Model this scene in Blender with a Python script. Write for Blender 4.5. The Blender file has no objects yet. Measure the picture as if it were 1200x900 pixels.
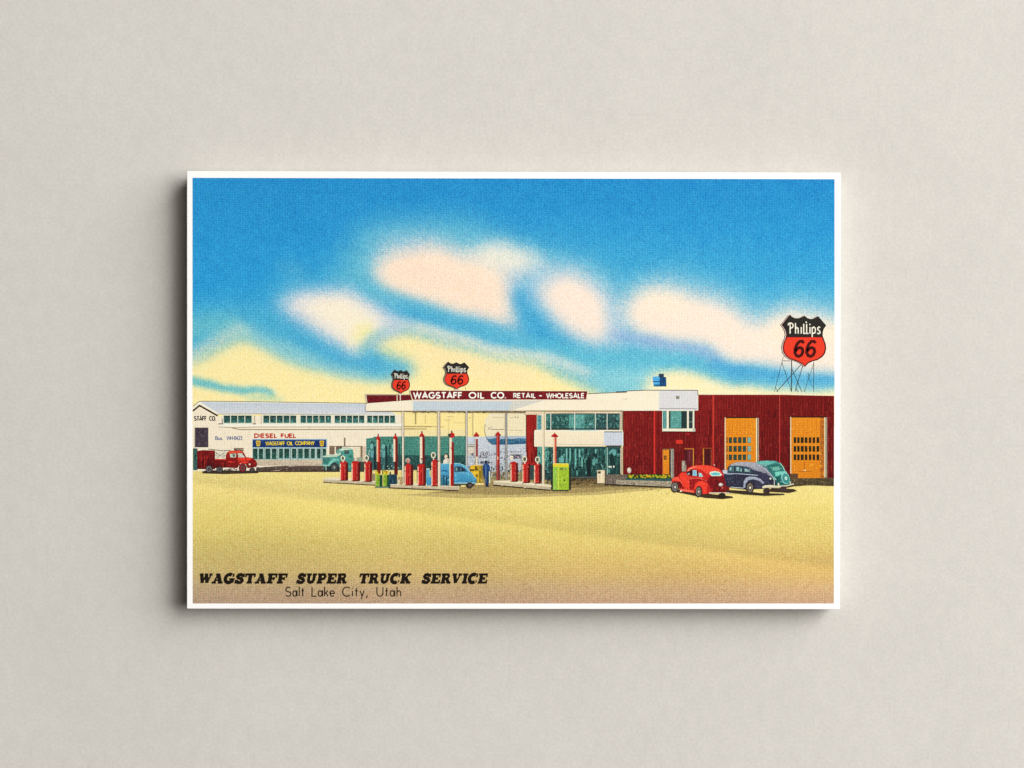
import bpy, math, random
import numpy as np
from mathutils import Vector
from mathutils.geometry import tessellate_polygon
random.seed(7)
rng = np.random.default_rng(5)
sc = bpy.context.scene

# ------------------------------------------------------------------ scale, camera, light, exposure
S = 0.000183            # metres on the card for one unit of the measured drawing (the card is 14 cm wide)
CX, CY = 601.5, 457.5   # middle of the card
CARD_H = 0.0052         # height of the printed face above the surface (raised on an added, unseen pad for a wider shadow)
CARD_LIFT = 0.0

cam_d = bpy.data.cameras.new("camera")
cam = bpy.data.objects.new("camera", cam_d)
sc.collection.objects.link(cam)
cam_d.lens = 85
cam_d.sensor_width = 36
cam_d.clip_end = 20
cam_d.clip_start = 0.01
cam.location = ((600 - CX) * S, -(450 - CY) * S, CARD_H + 1200 * S * 85 / 36)
sc.camera = cam

world = bpy.data.worlds.new("World")
sc.world = world
world.use_nodes = True
world.node_tree.nodes["Background"].inputs[0].default_value = (1.0, 0.86, 0.70, 1)
world.node_tree.nodes["Background"].inputs[1].default_value = 0.035

def area(name, loc, size, power, col):
    l = bpy.data.lights.new(name, 'AREA')
    l.shape = 'SQUARE'; l.size = size; l.energy = power; l.color = col
    o = bpy.data.objects.new(name, l)
    sc.collection.objects.link(o)
    o.location = loc
    d = Vector((0, 0, 0)) - Vector(loc)
    o.rotation_euler = d.to_track_quat('-Z', 'Y').to_euler()
    return o
area("softbox_lamp", (1.76, 0.82, 1.16), 2.3, 112, (1.0, 0.99, 0.978))
area("overhead_fill_light", (0.85, 0.30, 1.60), 1.5, 13, (1.0, 0.965, 0.90))  # added fill, lightens the shadow close to the card's edge

sc.view_settings.view_transform = 'Standard'
sc.view_settings.look = 'None'
sc.view_settings.exposure = 0
sc.view_settings.gamma = 1

# ------------------------------------------------------------------ helpers
KILL = 1.13
def lin1(v):
    v /= 255.0
    return v / 12.92 if v <= 0.04045 else ((v + 0.055) / 1.055) ** 2.4
def C(c):
    return (lin1(c[0]) / KILL, lin1(c[1]) / KILL, lin1(c[2]) / KILL, 1.0)

def new_mat(name):
    m = bpy.data.materials.new(name)
    m.use_nodes = True
    nt = m.node_tree
    return m, nt, nt.nodes["Principled BSDF"]

def ink_material(name, amp_l, amp_c, scale=7600.0):
    m, nt, b = new_mat(name)
    N, L = nt.nodes, nt.links
    at = N.new('ShaderNodeVertexColor'); at.layer_name = 'Col'
    tc = N.new('ShaderNodeTexCoord')
    n1 = N.new('ShaderNodeTexNoise'); n1.inputs['Scale'].default_value = scale; n1.inputs['Detail'].default_value = 0.6
    n2 = N.new('ShaderNodeTexNoise'); n2.inputs['Scale'].default_value = scale * 0.8; n2.inputs['Detail'].default_value = 0.5
    L.new(tc.outputs['Object'], n1.inputs['Vector']); L.new(tc.outputs['Object'], n2.inputs['Vector'])
    # luminance grain: 1 + a*(n-.5)
    a = N.new('ShaderNodeMath'); a.operation = 'MULTIPLY_ADD'
    a.inputs[1].default_value = amp_l; a.inputs[2].default_value = 1 - amp_l * 0.5
    L.new(n1.outputs['Fac'], a.inputs[0])
    # slow blotches of the press
    n3 = N.new('ShaderNodeTexNoise'); n3.inputs['Scale'].default_value = 260; n3.inputs['Detail'].default_value = 3
    L.new(tc.outputs['Object'], n3.inputs['Vector'])
    a3 = N.new('ShaderNodeMath'); a3.operation = 'MULTIPLY_ADD'
    a3.inputs[1].default_value = 0.05; a3.inputs[2].default_value = 0.975
    L.new(n3.outputs['Fac'], a3.inputs[0])
    # linen weave of the press screen: fine ribs both ways
    sep = N.new('ShaderNodeSeparateXYZ'); L.new(tc.outputs['Object'], sep.inputs[0])
    ws = []
    for ax, per in (('X', 3.1), ('Y', 2.7)):
        k = N.new('ShaderNodeMath'); k.operation = 'MULTIPLY'; k.inputs[1].default_value = 2 * math.pi / (per * S)
        L.new(sep.outputs[ax], k.inputs[0])
        s_ = N.new('ShaderNodeMath'); s_.operation = 'SINE'; L.new(k.outputs[0], s_.inputs[0])
        ws.append(s_)
    w = N.new('ShaderNodeMath'); w.operation = 'ADD'; L.new(ws[0].outputs[0], w.inputs[0]); L.new(ws[1].outputs[0], w.inputs[1])
    w2 = N.new('ShaderNodeMath'); w2.operation = 'MULTIPLY_ADD'; w2.inputs[1].default_value = 0.065; w2.inputs[2].default_value = 1.0
    L.new(w.outputs[0], w2.inputs[0])
    p1 = N.new('ShaderNodeMath'); p1.operation = 'MULTIPLY'; L.new(a.outputs[0], p1.inputs[0]); L.new(a3.outputs[0], p1.inputs[1])
    p2 = N.new('ShaderNodeMath'); p2.operation = 'MULTIPLY'; L.new(p1.outputs[0], p2.inputs[0]); L.new(w2.outputs[0], p2.inputs[1])
    # chroma grain
    v = N.new('ShaderNodeVectorMath'); v.operation = 'MULTIPLY_ADD'
    v.inputs[1].default_value = (amp_c,) * 3; v.inputs[2].default_value = (1 - amp_c * 0.5,) * 3
    L.new(n2.outputs['Color'], v.inputs[0])
    v2 = N.new('ShaderNodeVectorMath'); v2.operation = 'SCALE'
    L.new(v.outputs[0], v2.inputs[0]); L.new(p2.outputs[0], v2.inputs['Scale'])
    v3 = N.new('ShaderNodeVectorMath'); v3.operation = 'MULTIPLY'
    # dark inks show the screen strongly, pale inks hardly at all
    f1 = N.new('ShaderNodeVectorMath'); f1.operation = 'SUBTRACT'; L.new(v2.outputs[0], f1.inputs[0]); f1.inputs[1].default_value = (1, 1, 1)
    f2 = N.new('ShaderNodeVectorMath'); f2.operation = 'MULTIPLY_ADD'; L.new(at.outputs['Color'], f2.inputs[0]); f2.inputs[1].default_value = (-1.5,) * 3; f2.inputs[2].default_value = (1.45,) * 3
    f3 = N.new('ShaderNodeVectorMath'); f3.operation = 'MULTIPLY_ADD'; L.new(f1.outputs[0], f3.inputs[0]); L.new(f2.outputs[0], f3.inputs[1]); f3.inputs[2].default_value = (1, 1, 1)
    L.new(at.outputs['Color'], v3.inputs[0]); L.new(f3.outputs[0], v3.inputs[1])
    L.new(v3.outputs[0], b.inputs['Base Color'])
    b.inputs['Roughness'].default_value = 0.75
    b.inputs['Specular IOR Level'].default_value = 0.12
    return m
INK = ink_material("printed_ink", 1.7, 0.8)
INK_SOFT = ink_material("printed_ink_pale", 1.2, 0.7)
INK_LINE = ink_material("printed_ink_line", 0.35, 0.25)

# --- things and parts
def empty(name, loc):
    o = bpy.data.objects.new(name, None)
    sc.collection.objects.link(o); o.location = loc
    o.empty_display_size = 0.01
    return o
card = empty("postcard", (0, 0, 0))
card['label'] = "white-bordered vintage linen postcard of a red and cream truck service station under a blue sky"
card['category'] = "postcard"

STEP = 0.5e-6
BASE = CARD_H + 2e-6
HM = np.zeros((1800, 2400), dtype=np.int16)      # how many layers of ink lie on each half unit of the card

def top_z(xs, ys):
    x0 = max(0, int(min(xs) * 2) ); x1 = int(max(xs) * 2) + 1
    y0 = max(0, int(min(ys) * 2) ); y1 = int(max(ys) * 2) + 1
    k = int(HM[y0:y1 + 1, x0:x1 + 1].max()) + 1
    HM[y0:y1 + 1, x0:x1 + 1] = k
    return BASE + k * STEP

class Part:
    """one printed part: polygons of ink, each laid on whatever is printed beneath it"""
    def __init__(self, name, parent=None, mat=None, label=None):
        self.v, self.f, self.c = [], [], []
        self.me = bpy.data.meshes.new(name)
        self.o = bpy.data.objects.new(name, self.me)
        sc.collection.objects.link(self.o)
        self.o.parent = parent.o if isinstance(parent, Part) else (parent or card)
        if label: self.o['label'] = label
        self.me.materials.append(mat or INK)
        ALL.append(self)
    def W(self, x, y, z):
        return ((x - CX) * S, -(y - CY) * S, z)
    def raw(self, verts, faces, cols, z):
        b = len(self.v)
        self.v += [self.W(x, y, z) for x, y in verts]
        for f, cc in zip(faces, cols):
            self.f.append([b + i for i in f]); self.c.append(cc)
    def poly(self, pts, col, col2=None, axis='y'):
        """filled outline; col2 = colour at the other end of the axis"""
        if len(pts) < 3: return self
        xs = [p[0] for p in pts]; ys = [p[1] for p in pts]
        z = top_z(xs, ys)
        tris = tessellate_polygon([[Vector((p[0], p[1], 0)) for p in pts]])
        lo, hi = (min(ys), max(ys)) if axis == 'y' else (min(xs), max(xs))
        def cc(i):
            if col2 is None: return C(col)
            t = ((ys[i] if axis == 'y' else xs[i]) - lo) / max(hi - lo, 1e-6)
            return C([a + (b - a) * t for a, b in zip(col, col2)])
        faces, cols = [], []
        for t in tris:
            a, b, c = t
            ar = (xs[b]-xs[a])*(ys[c]-ys[a]) - (xs[c]-xs[a])*(ys[b]-ys[a])
            if abs(ar) < 1e-9: continue
            f = (a, b, c) if ar < 0 else (a, c, b)
            faces.append(f); cols.append([cc(i) for i in f])
        self.raw(pts, faces, cols, z)
        return self
    def rect(self, x0, y0, x1, y1, col, col2=None, axis='y'):
        return self.poly([(x0, y0), (x1, y0), (x1, y1), (x0, y1)], col, col2, axis)
    def ell(self, cx, cy, rx, ry, col, a0=0, a1=360, n=22, rot=0):
        pts = []
        for i in range(n if a1 - a0 >= 360 else n + 1):
            a = math.radians(a0 + (a1 - a0) * i / n)
            x, y = rx * math.cos(a), -ry * math.sin(a)
            r = math.radians(rot)
            pts.append((cx + x * math.cos(r) - y * math.sin(r), cy + x * math.sin(r) + y * math.cos(r)))
        return self.poly(pts, col)
    def ring(self, cx, cy, rx, ry, w, col, n=22):
        pts = [(cx + rx * math.cos(2*math.pi*i/n), cy + ry * math.sin(2*math.pi*i/n)) for i in range(n)]
        return self.line(pts + [pts[0]], w, col, closed=True)
    def line(self, pts, w, col, closed=False, tf=None, w1=None):
        """ribbon with mitred joints"""
        n = len(pts)
        if n < 2: return self
        L_, R_ = [], []
        for i, p in enumerate(pts):
            if closed and i in (0, n - 1):
                a, b = pts[n - 2], pts[1]
                d0 = (p[0]-a[0], p[1]-a[1]); d1 = (b[0]-p[0], b[1]-p[1])
            else:
                d0 = (p[0]-pts[i-1][0], p[1]-pts[i-1][1]) if i > 0 else (pts[1][0]-p[0], pts[1][1]-p[1])
                d1 = (pts[i+1][0]-p[0], pts[i+1][1]-p[1]) if i < n-1 else d0
            l0 = math.hypot(*d0) or 1e-9; l1 = math.hypot(*d1) or 1e-9
            n0 = (-d0[1]/l0, d0[0]/l0); n1 = (-d1[1]/l1, d1[0]/l1)
            m = (n0[0]+n1[0], n0[1]+n1[1]); ml = math.hypot(*m)
            if ml < 1e-3: m = n0; k = 1.0
            else:
                m = (m[0]/ml, m[1]/ml); k = min(1.0 / max(m[0]*n0[0]+m[1]*n0[1], 0.35), 2.6)
            ww = w if w1 is None else w + (w1 - w) * i / (n - 1)
            L_.append((p[0]+m[0]*k*ww/2, p[1]+m[1]*k*ww/2)); R_.append((p[0]-m[0]*k*ww/2, p[1]-m[1]*k*ww/2))
        if tf: L_ = [tf(*q) for q in L_]; R_ = [tf(*q) for q in R_]
        xs = [q[0] for q in L_+R_]; ys = [q[1] for q in L_+R_]
        z = top_z(xs, ys)
        cc = C(col)
        for i in range(n-1):
            q = [L_[i], L_[i+1], R_[i+1], R_[i]]
            ar = sum(q[j][0]*q[(j+1)%4][1]-q[(j+1)%4][0]*q[j][1] for j in range(4))
            if abs(ar) < 1e-9: continue
            if ar > 0: q = q[::-1]
            self.raw(q, [(0,1,2,3)], [[cc]*4], z)
        return self
    def speck(self, x0, y0, x1, y1, n, cols, sx=(0.6,1.8), sy=(0.6,1.8)):
        for _ in range(n):
            w, h = random.uniform(*sx), random.uniform(*sy)
            x = random.uniform(x0, max(x0, x1 - w)); y = random.uniform(y0, max(y0, y1 - h))
            self.rect(x, y, min(x + w, x1), min(y + h, y1), random.choice(cols))
        return self
    def grid(self, xs, ys, col):
        """sheet of ink with a colour per vertex; xs, ys 1-D, col (ny,nx,3) in 0..255"""
        ny, nx = len(ys), len(xs)
        z = top_z([xs[0], xs[-1]], [ys[0], ys[-1]])
        b = len(self.v)
        for j in range(ny):
            for i in range(nx):
                self.v.append(self.W(xs[i], ys[j], z))
        c = col / 255.0
        c = np.where(c <= 0.04045, c / 12.92, ((c + 0.055) / 1.055) ** 2.4) / KILL
        for j in range(ny - 1):
            for i in range(nx - 1):
                self.f.append([b+j*nx+i, b+(j+1)*nx+i, b+(j+1)*nx+i+1, b+j*nx+i+1])
                self.c.append([(*c[j, i], 1), (*c[j+1, i], 1), (*c[j+1, i+1], 1), (*c[j, i+1], 1)])
        return self
    def finish(self):
        self.me.from_pydata(self.v, [], self.f)
        a = self.me.color_attributes.new('Col', 'FLOAT_COLOR', 'CORNER')
        flat = [x for cc in self.c for q in cc for x in q]
        a.data.foreach_set('color', flat)
        self.me.update()
ALL = []

# ------------------------------------------------------------------ lettering: every glyph is a set of strokes
def arc(cx, cy, rx, ry, a0, a1, n=10):
    return [(cx + rx*math.cos(math.radians(a0+(a1-a0)*i/n)), cy + ry*math.sin(math.radians(a0+(a1-a0)*i/n))) for i in range(n+1)]
Sst = arc(.34,.74,.30,.26,35,180,7) + arc(.34,.74,.30,.24,190,262,3) + arc(.34,.26,.32,.24,80,0,5) + arc(.34,.26,.32,.26,-10,-150,7)
SANS = {
 'W': (1.25, [[(0,1),(.31,0),(.62,1),(.93,0),(1.25,1)]]),
 'A': (.85, [[(0,0),(.42,1),(.85,0)], [(.16,.3),(.69,.3)]]),
 'G': (.95, [arc(.5,.5,.5,.5,45,355,16) + [(.97,.46),(.58,.46)]]),
 'S': (.68, [Sst]),
 'T': (.7, [[(0,1),(.7,1)], [(.35,1),(.35,0)]]),
 'F': (.55, [[(.0,0),(.0,1),(.55,1)], [(0,.52),(.48,.52)]]),
 'E': (.58, [[(.58,1),(0,1),(0,0),(.58,0)], [(0,.52),(.5,.52)]]),
 'L': (.5, [[(0,1),(0,0),(.5,0)]]),
 'I': (.08, [[(.04,0),(.04,1)]]),
 'O': (1.0, [arc(.5,.5,.5,.5,0,360,20)]),
 'C': (.85, [arc(.5,.5,.5,.5,48,312,14)]),
 'D': (.8, [[(0,0),(0,1),(.3,1)] + arc(.3,.5,.5,.5,80,-80,8) + [(.3,0),(0,0)]]),
 'R': (.6, [[(0,0),(0,1),(.3,1)] + arc(.3,.74,.27,.26,70,-90,6) + [(0,.48)], [(.25,.48),(.62,0)]]),
 'P': (.58, [[(0,0),(0,1),(.3,1)] + arc(.3,.73,.28,.27,70,-90,6) + [(0,.46)]]),
 'H': (.7, [[(0,0),(0,1)], [(.7,0),(.7,1)], [(0,.52),(.7,.52)]]),
 'U': (.7, [[(0,1),(0,.35)] + arc(.35,.35,.35,.35,190,350,8) + [(.7,.35),(.7,1)]]),
 'M': (.95, [[(0,0),(.12,1),(.47,.1),(.83,1),(.95,0)]]),
 'N': (.75, [[(0,0),(0,1),(.75,0),(.75,1)]]),
 'Y': (.75, [[(0,1),(.37,.45),(.75,1)], [(.37,.45),(.37,0)]]),
 'K': (.65, [[(0,0),(0,1)], [(.62,1),(.05,.45)], [(.2,.6),(.68,0)]]),
 'V': (.8, [[(0,1),(.4,0),(.8,1)]]),
 'B': (.6, [[(0,0),(0,1),(.3,1)] + arc(.3,.76,.24,.24,70,-90,5) + [(0,.52)], [(.25,.52)] + arc(.3,.26,.3,.26,80,-90,6) + [(0,0)]]),
 '0': (.6, [arc(.3,.5,.3,.5,0,360,16)]),
 '2': (.58, [arc(.28,.73,.27,.27,160,-30,7) + [(0,0),(.58,0)]]),
 '3': (.56, [arc(.25,.76,.25,.24,150,-80,7), arc(.25,.27,.3,.27,80,-150,8)]),
 '4': (.65, [[(.45,0),(.45,1),(0,.3),(.65,.3)]]),
 '-': (.35, [[(0,.45),(.35,.45)]]),
 '.': (.1, [[(.05,-.02),(.05,.1)]]),
 ',': (.15, [[(.12,.1),(.02,-.2)]]),
 'a': (.54, [arc(.23,.3,.23,.3,0,360,14), [(.53,.66),(.53,-.02)]]),
 'b': (.5, [arc(.26,.29,.24,.29,0,360,14), [(0,1),(0,0)]]),
 'l': (.04, [[(.02,0),(.02,1.06)]]),
 't': (.32, [[(.16,0),(.16,.9)], [(0,.6),(.32,.6)]]),
 'k': (.42, [[(0,0),(0,1.06)], [(.38,.6),(.03,.28)], [(.12,.36),(.43,0)]]),
 'e': (.52, [[(.03,.3),(.5,.3)] + arc(.26,.3,.25,.3,8,320,14)]),
 'i': (.06, [[(.03,0),(.03,.6)], [(.03,.8),(.03,.9)]]),
 'y': (.45, [[(0,.6),(.23,.03)], [(.45,.6),(.12,-.3)]]),
 'h': (.42, [[(0,0),(0,1.06)], [(0,.32)] + arc(.21,.36,.21,.24,170,10,7) + [(.42,.3),(.42,0)]]),
 'u': (.42, [[(0,.6),(0,.25)] + arc(.21,.25,.21,.25,190,350,7) + [(.42,.25),(.42,.6)], [(.42,.3),(.42,0)]]),
 's': (.32, [[(.3,.52),(.2,.6),(.08,.57),(.04,.45),(.12,.35),(.24,.27),(.3,.15),(.24,.03),(.1,0),(0,.06)]]),
 'p': (.46, [arc(.24,.3,.22,.3,0,360,12), [(0,.6),(0,-.35)]]),
}
def text(part, s, x0, x1, base, h, sw, col, gap=.22, space=.5, skew=0, rise=0):
    adv = 0; lay = []
    for ch in s:
        if ch == ' ': adv += space; continue
        w, st = SANS[ch]
        lay.append((adv, st)); adv += w + gap
    tot = adv - gap
    kx = (x1 - x0 - sw) / tot
    hh = h - sw
    for a, st in lay:
        for p in st:
            pts = [(x0 + sw/2 + (a + q[0]) * kx + skew * q[1] * hh, base - sw/2 - q[1] * hh + rise * ((a+q[0])*kx)) for q in p]
            closed = len(p) > 3 and abs(p[0][0]-p[-1][0]) < 1e-6 and abs(p[0][1]-p[-1][1]) < 1e-6
            part.line(pts, sw, col, closed=closed)

# heavy slab letters: (stroke polyline, width) in units of cap height; slabs are flat bars
def slab(x0, x1, y): return ([(x0, y), (x1, y)], .22)
T_ = .9; B_ = .1
SLAB = {
 'W': (1.22, [([(.16,T_),(.36,.06)],.25), ([(.36,.06),(.62,.94)],.13), ([(.62,.94),(.82,.06)],.25), ([(.82,.06),(1.08,T_)],.13), slab(-.02,.36,T_), slab(.45,.78,T_), slab(.9,1.24,T_)]),
 'A': (1.08, [([(.2,B_),(.5,.95)],.13), ([(.5,.95),(.82,B_)],.27), ([(.3,.33),(.75,.33)],.13), slab(-.02,.42,B_), slab(.58,1.08,B_), slab(.28,.6,T_)]),
 'G': (1.05, [(arc(.5,.5,.38,.40,55,330,14),.26), ([(.84,.42),(.84,.1)],.24), slab(.52,1.05,.43), ([(.88,.66),(.88,.98)],.13)]),
 'S': (.88, [([(.72,.66),(.66,.8),(.46,.9),(.26,.85),(.18,.72),(.26,.58),(.46,.51),(.64,.43),(.71,.28),(.6,.13),(.4,.1),(.2,.15),(.12,.34)],.235), ([(.8,.62),(.8,1.0)],.11), ([(.05,.0),(.05,.38)],.11)]),
 'T': (.98, [([(.49,T_),(.49,B_)],.28), slab(.0,.98,T_), slab(.22,.76,B_), ([(.06,.62),(.06,1)],.13), ([(.92,.62),(.92,1)],.13)]),
 'F': (.94, [([(.28,T_),(.28,B_)],.28), slab(0,.9,T_), slab(0,.6,B_), ([(.86,.58),(.86,1)],.13), slab(.3,.66,.5), ([(.66,.33),(.66,.67)],.12)]),
 'E': (.98, [([(.28,T_),(.28,B_)],.28), slab(0,.92,T_), slab(0,.94,B_), ([(.87,.62),(.87,1)],.13), ([(.9,0),(.9,.38)],.13), slab(.3,.64,.5), ([(.64,.35),(.64,.65)],.12)]),
 'U': (1.08, [([(.26,T_),(.26,.34),(.34,.18),(.52,.12),(.7,.18),(.8,.36),(.8,T_)],.235), slab(0,.52,T_), slab(.6,1.06,T_)]),
 'P': (.98, [([(.28,T_),(.28,B_)],.28), slab(0,.6,T_), slab(0,.6,B_), ([(.5,T_),(.72,.88),(.82,.70),(.72,.5),(.5,.43),(.3,.43)],.2)]),
 'R': (1.08, [([(.26,T_),(.26,B_)],.27), slab(0,.6,T_), slab(0,.52,B_), ([(.5,T_),(.7,.88),(.79,.73),(.7,.56),(.5,.48),(.3,.48)],.19), ([(.62,.5),(.8,B_)],.25), slab(.66,1.08,B_)]),
 'C': (1.0, [(arc(.5,.5,.38,.40,52,308,14),.27), ([(.88,.62),(.88,1.0)],.13), ([(.88,.1),(.88,.34)],.1)]),
 'K': (1.12, [([(.28,T_),(.28,B_)],.28), slab(0,.54,T_), slab(0,.54,B_), ([(.86,T_),(.4,.45)],.15), ([(.52,.58),(.84,B_)],.27), slab(.66,1.08,T_), slab(.62,1.12,B_)]),
 'V': (1.05, [([(.22,T_),(.48,.05)],.27), ([(.48,.05),(.84,T_)],.13), slab(0,.48,T_), slab(.62,1.04,T_)]),
 'I': (.58, [([(.29,T_),(.29,B_)],.28), slab(0,.58,T_), slab(0,.58,B_)]),
}
def slabtext(part, s, x0, x1, base, h, col, skew=.2, gap=.06):
    tot = sum(SLAB[c][0] + gap for c in s) - gap
    kx = (x1 - x0 - skew*h*0.8) / (tot * h)
    a = 0
    for ch in s:
        w, st = SLAB[ch]
        for p, sw in st:
            tf = lambda X, Y: (x0 + X*kx*h + skew*Y*h*.9, base - Y*h)
            part.line([(a + q[0], q[1]) for q in p], sw * 1.36 if sw != .22 else sw, col, tf=tf)
        a += w + gap

# ------------------------------------------------------------------ surface and card stock
m, nt, b = new_mat("warm_grey_paper_board")
N, L = nt.nodes, nt.links
tc = N.new('ShaderNodeTexCoord')
nz = N.new('ShaderNodeTexNoise'); nz.inputs['Scale'].default_value = 1700; nz.inputs['Detail'].default_value = 2.5
n2 = N.new('ShaderNodeTexNoise'); n2.inputs['Scale'].default_value = 48; n2.inputs['Detail'].default_value = 4
mp = N.new('ShaderNodeMapping'); mp.inputs['Scale'].default_value = (1, .7, 1); mp.inputs['Rotation'].default_value = (0, 0, .5)
n3 = N.new('ShaderNodeTexNoise'); n3.inputs['Scale'].default_value = 420; n3.inputs['Detail'].default_value = 3
L.new(tc.outputs['Object'], nz.inputs['Vector']); L.new(tc.outputs['Object'], n2.inputs['Vector'])
L.new(tc.outputs['Object'], mp.inputs['Vector']); L.new(mp.outputs[0], n3.inputs['Vector'])
def ma(node, src, mul, add):
    k = N.new('ShaderNodeMath'); k.operation = 'MULTIPLY_ADD'; L.new(src, k.inputs[0])
    k.inputs[1].default_value = mul; k.inputs[2].default_value = add; return k
k1 = ma(None, nz.outputs['Fac'], .26, .87); k2 = ma(None, n2.outputs['Fac'], .09, .955); k3 = ma(None, n3.outputs['Fac'], .12, .94)
m1 = N.new('ShaderNodeMath'); m1.operation = 'MULTIPLY'; L.new(k1.outputs[0], m1.inputs[0]); L.new(k2.outputs[0], m1.inputs[1])
m2 = N.new('ShaderNodeMath'); m2.operation = 'MULTIPLY'; L.new(m1.outputs[0], m2.inputs[0]); L.new(k3.outputs[0], m2.inputs[1])
vs = N.new('ShaderNodeVectorMath'); vs.operation = 'SCALE'
vs.inputs[0].default_value = (0.588, 0.568, 0.530); L.new(m2.outputs[0], vs.inputs['Scale'])
L.new(vs.outputs[0], b.inputs['Base Color'])
b.inputs['Roughness'].default_value = 0.85; b.inputs['Specular IOR Level'].default_value = 0.15
bp = N.new('ShaderNodeBump'); bp.inputs['Strength'].default_value = 0.25; bp.inputs['Distance'].default_value = 0.00004
L.new(nz.outputs['Fac'], bp.inputs['Height']); L.new(bp.outputs[0], b.inputs['Normal'])
me = bpy.data.meshes.new("tabletop_surface")
me.from_pydata([(-1.5, -1.5, 0), (1.5, -1.5, 0), (1.5, 1.5, 0), (-1.5, 1.5, 0)], [], [(0, 1, 2, 3)])
me.materials.append(m)
surf = bpy.data.objects.new("surface", me); sc.collection.objects.link(surf)
surf['kind'] = 'structure'

m, nt, b = new_mat("white_card_stock")
N, L = nt.nodes, nt.links
tc = N.new('ShaderNodeTexCoord'); nz = N.new('ShaderNodeTexNoise'); nz.inputs['Scale'].default_value = 2500
L.new(tc.outputs['Object'], nz.inputs['Vector'])
k = N.new('ShaderNodeMath'); k.operation = 'MULTIPLY_ADD'; k.inputs[1].default_value = .05; k.inputs[2].default_value = .975
L.new(nz.outputs['Fac'], k.inputs[0])
vs = N.new('ShaderNodeVectorMath'); vs.operation = 'SCALE'; vs.inputs[0].default_value = (.90, .895, .885); L.new(k.outputs[0], vs.inputs['Scale'])
L.new(vs.outputs[0], b.inputs['Base Color']); b.inputs['Roughness'].default_value = .7; b.inputs['Specular IOR Level'].default_value = .2
q = [(219.0, 200.6), (985.0, 202.4), (984.2, 714.0), (219.0, 713.3)]
import bmesh
def slab_box(name, q, z0, z1, mat, bev):
    bm = bmesh.new()
    top = [bm.verts.new(((x-CX)*S, -(y-CY)*S, z1)) for x, y in q]
    bot = [bm.verts.new(((x-CX)*S, -(y-CY)*S, z0)) for x, y in q]
    bm.faces.new(top[::-1]); bm.faces.new(bot)
    for i in range(4):
        j = (i+1) % 4
        bm.faces.new([top[i], top[j], bot[j], bot[i]])
    bmesh.ops.recalc_face_normals(bm, faces=bm.faces)
    bmesh.ops.bevel(bm, geom=[e for e in bm.edges], offset=bev, segments=2, affect='EDGES')
    me = bpy.data.meshes.new(name); bm.to_mesh(me); bm.free(); me.materials.append(mat)
    o = bpy.data.objects.new(name, me); sc.collection.objects.link(o); o.parent = card
slab_box("card_stock", q, CARD_H - 0.0010, CARD_H, m, 0.00008)
m2_, nt, b = new_mat("grey_lift_pad")
N, L = nt.nodes, nt.links
tc = N.new('ShaderNodeTexCoord'); nz = N.new('ShaderNodeTexNoise'); nz.inputs['Scale'].default_value = 900
L.new(tc.outputs['Object'], nz.inputs['Vector'])
cr = N.new('ShaderNodeValToRGB'); cr.color_ramp.elements[0].color = (.34, .32, .29, 1); cr.color_ramp.elements[1].color = (.46, .44, .40, 1)
L.new(nz.outputs['Fac'], cr.inputs[0]); L.new(cr.outputs[0], b.inputs['Base Color']); b.inputs['Roughness'].default_value = .9
qi = [(q[0][0]+3, q[0][1]+3), (q[1][0]-3, q[1][1]+3), (q[2][0]-3, q[2][1]-3), (q[3][0]+3, q[3][1]-3)]
slab_box("added_lift_pad", qi, 0.00002, CARD_H - 0.00102, m2_, 0.00005)  # unseen pad, added to lift the card so its shadow spreads

# ------------------------------------------------------------------ printed sky (airbrushed clouds)
GS = 2.0
gx = np.arange(225.6, 979.0, GS); gx = np.append(gx[gx < 977.2], 978.0)
gy = np.arange(208.4, 500.0, GS)
X, Y = np.meshgrid(gx, gy)
def soft_noise(sig, seed):
    r_ = np.random.default_rng(seed).normal(0, 1, X.shape)
    GSs = sig / GS; r = int(3 * GSs) + 1
    k = np.exp(-0.5 * (np.arange(-r, r+1) / GSs) ** 2); k /= k.sum()
    for ax in (0, 1):
        pad = [(0, 0), (0, 0)]; pad[ax] = (r, r)
        r_ = np.apply_along_axis(lambda v: np.convolve(v, k, mode='valid'), ax, np.pad(r_, pad, mode='wrap'))
    return r_ / r_.std()
X0, Y0 = X.copy(), Y.copy()
X = X + 1.3 * soft_noise(14, 1) + 0.9 * soft_noise(5, 2)
Y = Y + 0.9 * soft_noise(14, 3) + 0.8 * soft_noise(5, 4)
def pmask(P, X, Y):
    inside = np.zeros(X.shape, bool)
    n = len(P)
    for i in range(n):
        x0, y0 = P[i]; x1, y1 = P[(i+1) % n]
        if y0 == y1: continue
        cond = ((Y >= min(y0, y1)) & (Y < max(y0, y1)))
        xi = x0 + (Y - y0) * (x1 - x0) / (y1 - y0)
        inside ^= cond & (X < xi)
    return inside.astype(float)
def blur(A, sx, sy=None):
    sy = sy or sx
    for ax, s_ in ((1, sx / GS), (0, sy / GS)):
        r = int(3 * s_) + 1
        k = np.exp(-0.5 * (np.arange(-r, r+1) / s_) ** 2); k /= k.sum()
        pad = [(0, 0), (0, 0)]; pad[ax] = (r, r)
        Pd = np.pad(A, pad, mode='edge')
        A = np.apply_along_axis(lambda v: np.convolve(v, k, mode='valid'), ax, Pd)
    return A
def mix(img, col, a):
    a = np.clip(a + 0.10 * STIP * 2.2 * a * (1 - np.clip(a, 0, 1)), 0, 1)      # stippled transitions
    return img * (1 - a[..., None]) + np.array(col, float) * a[..., None]
STIP = rng.normal(0, 1, X.shape)
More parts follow.
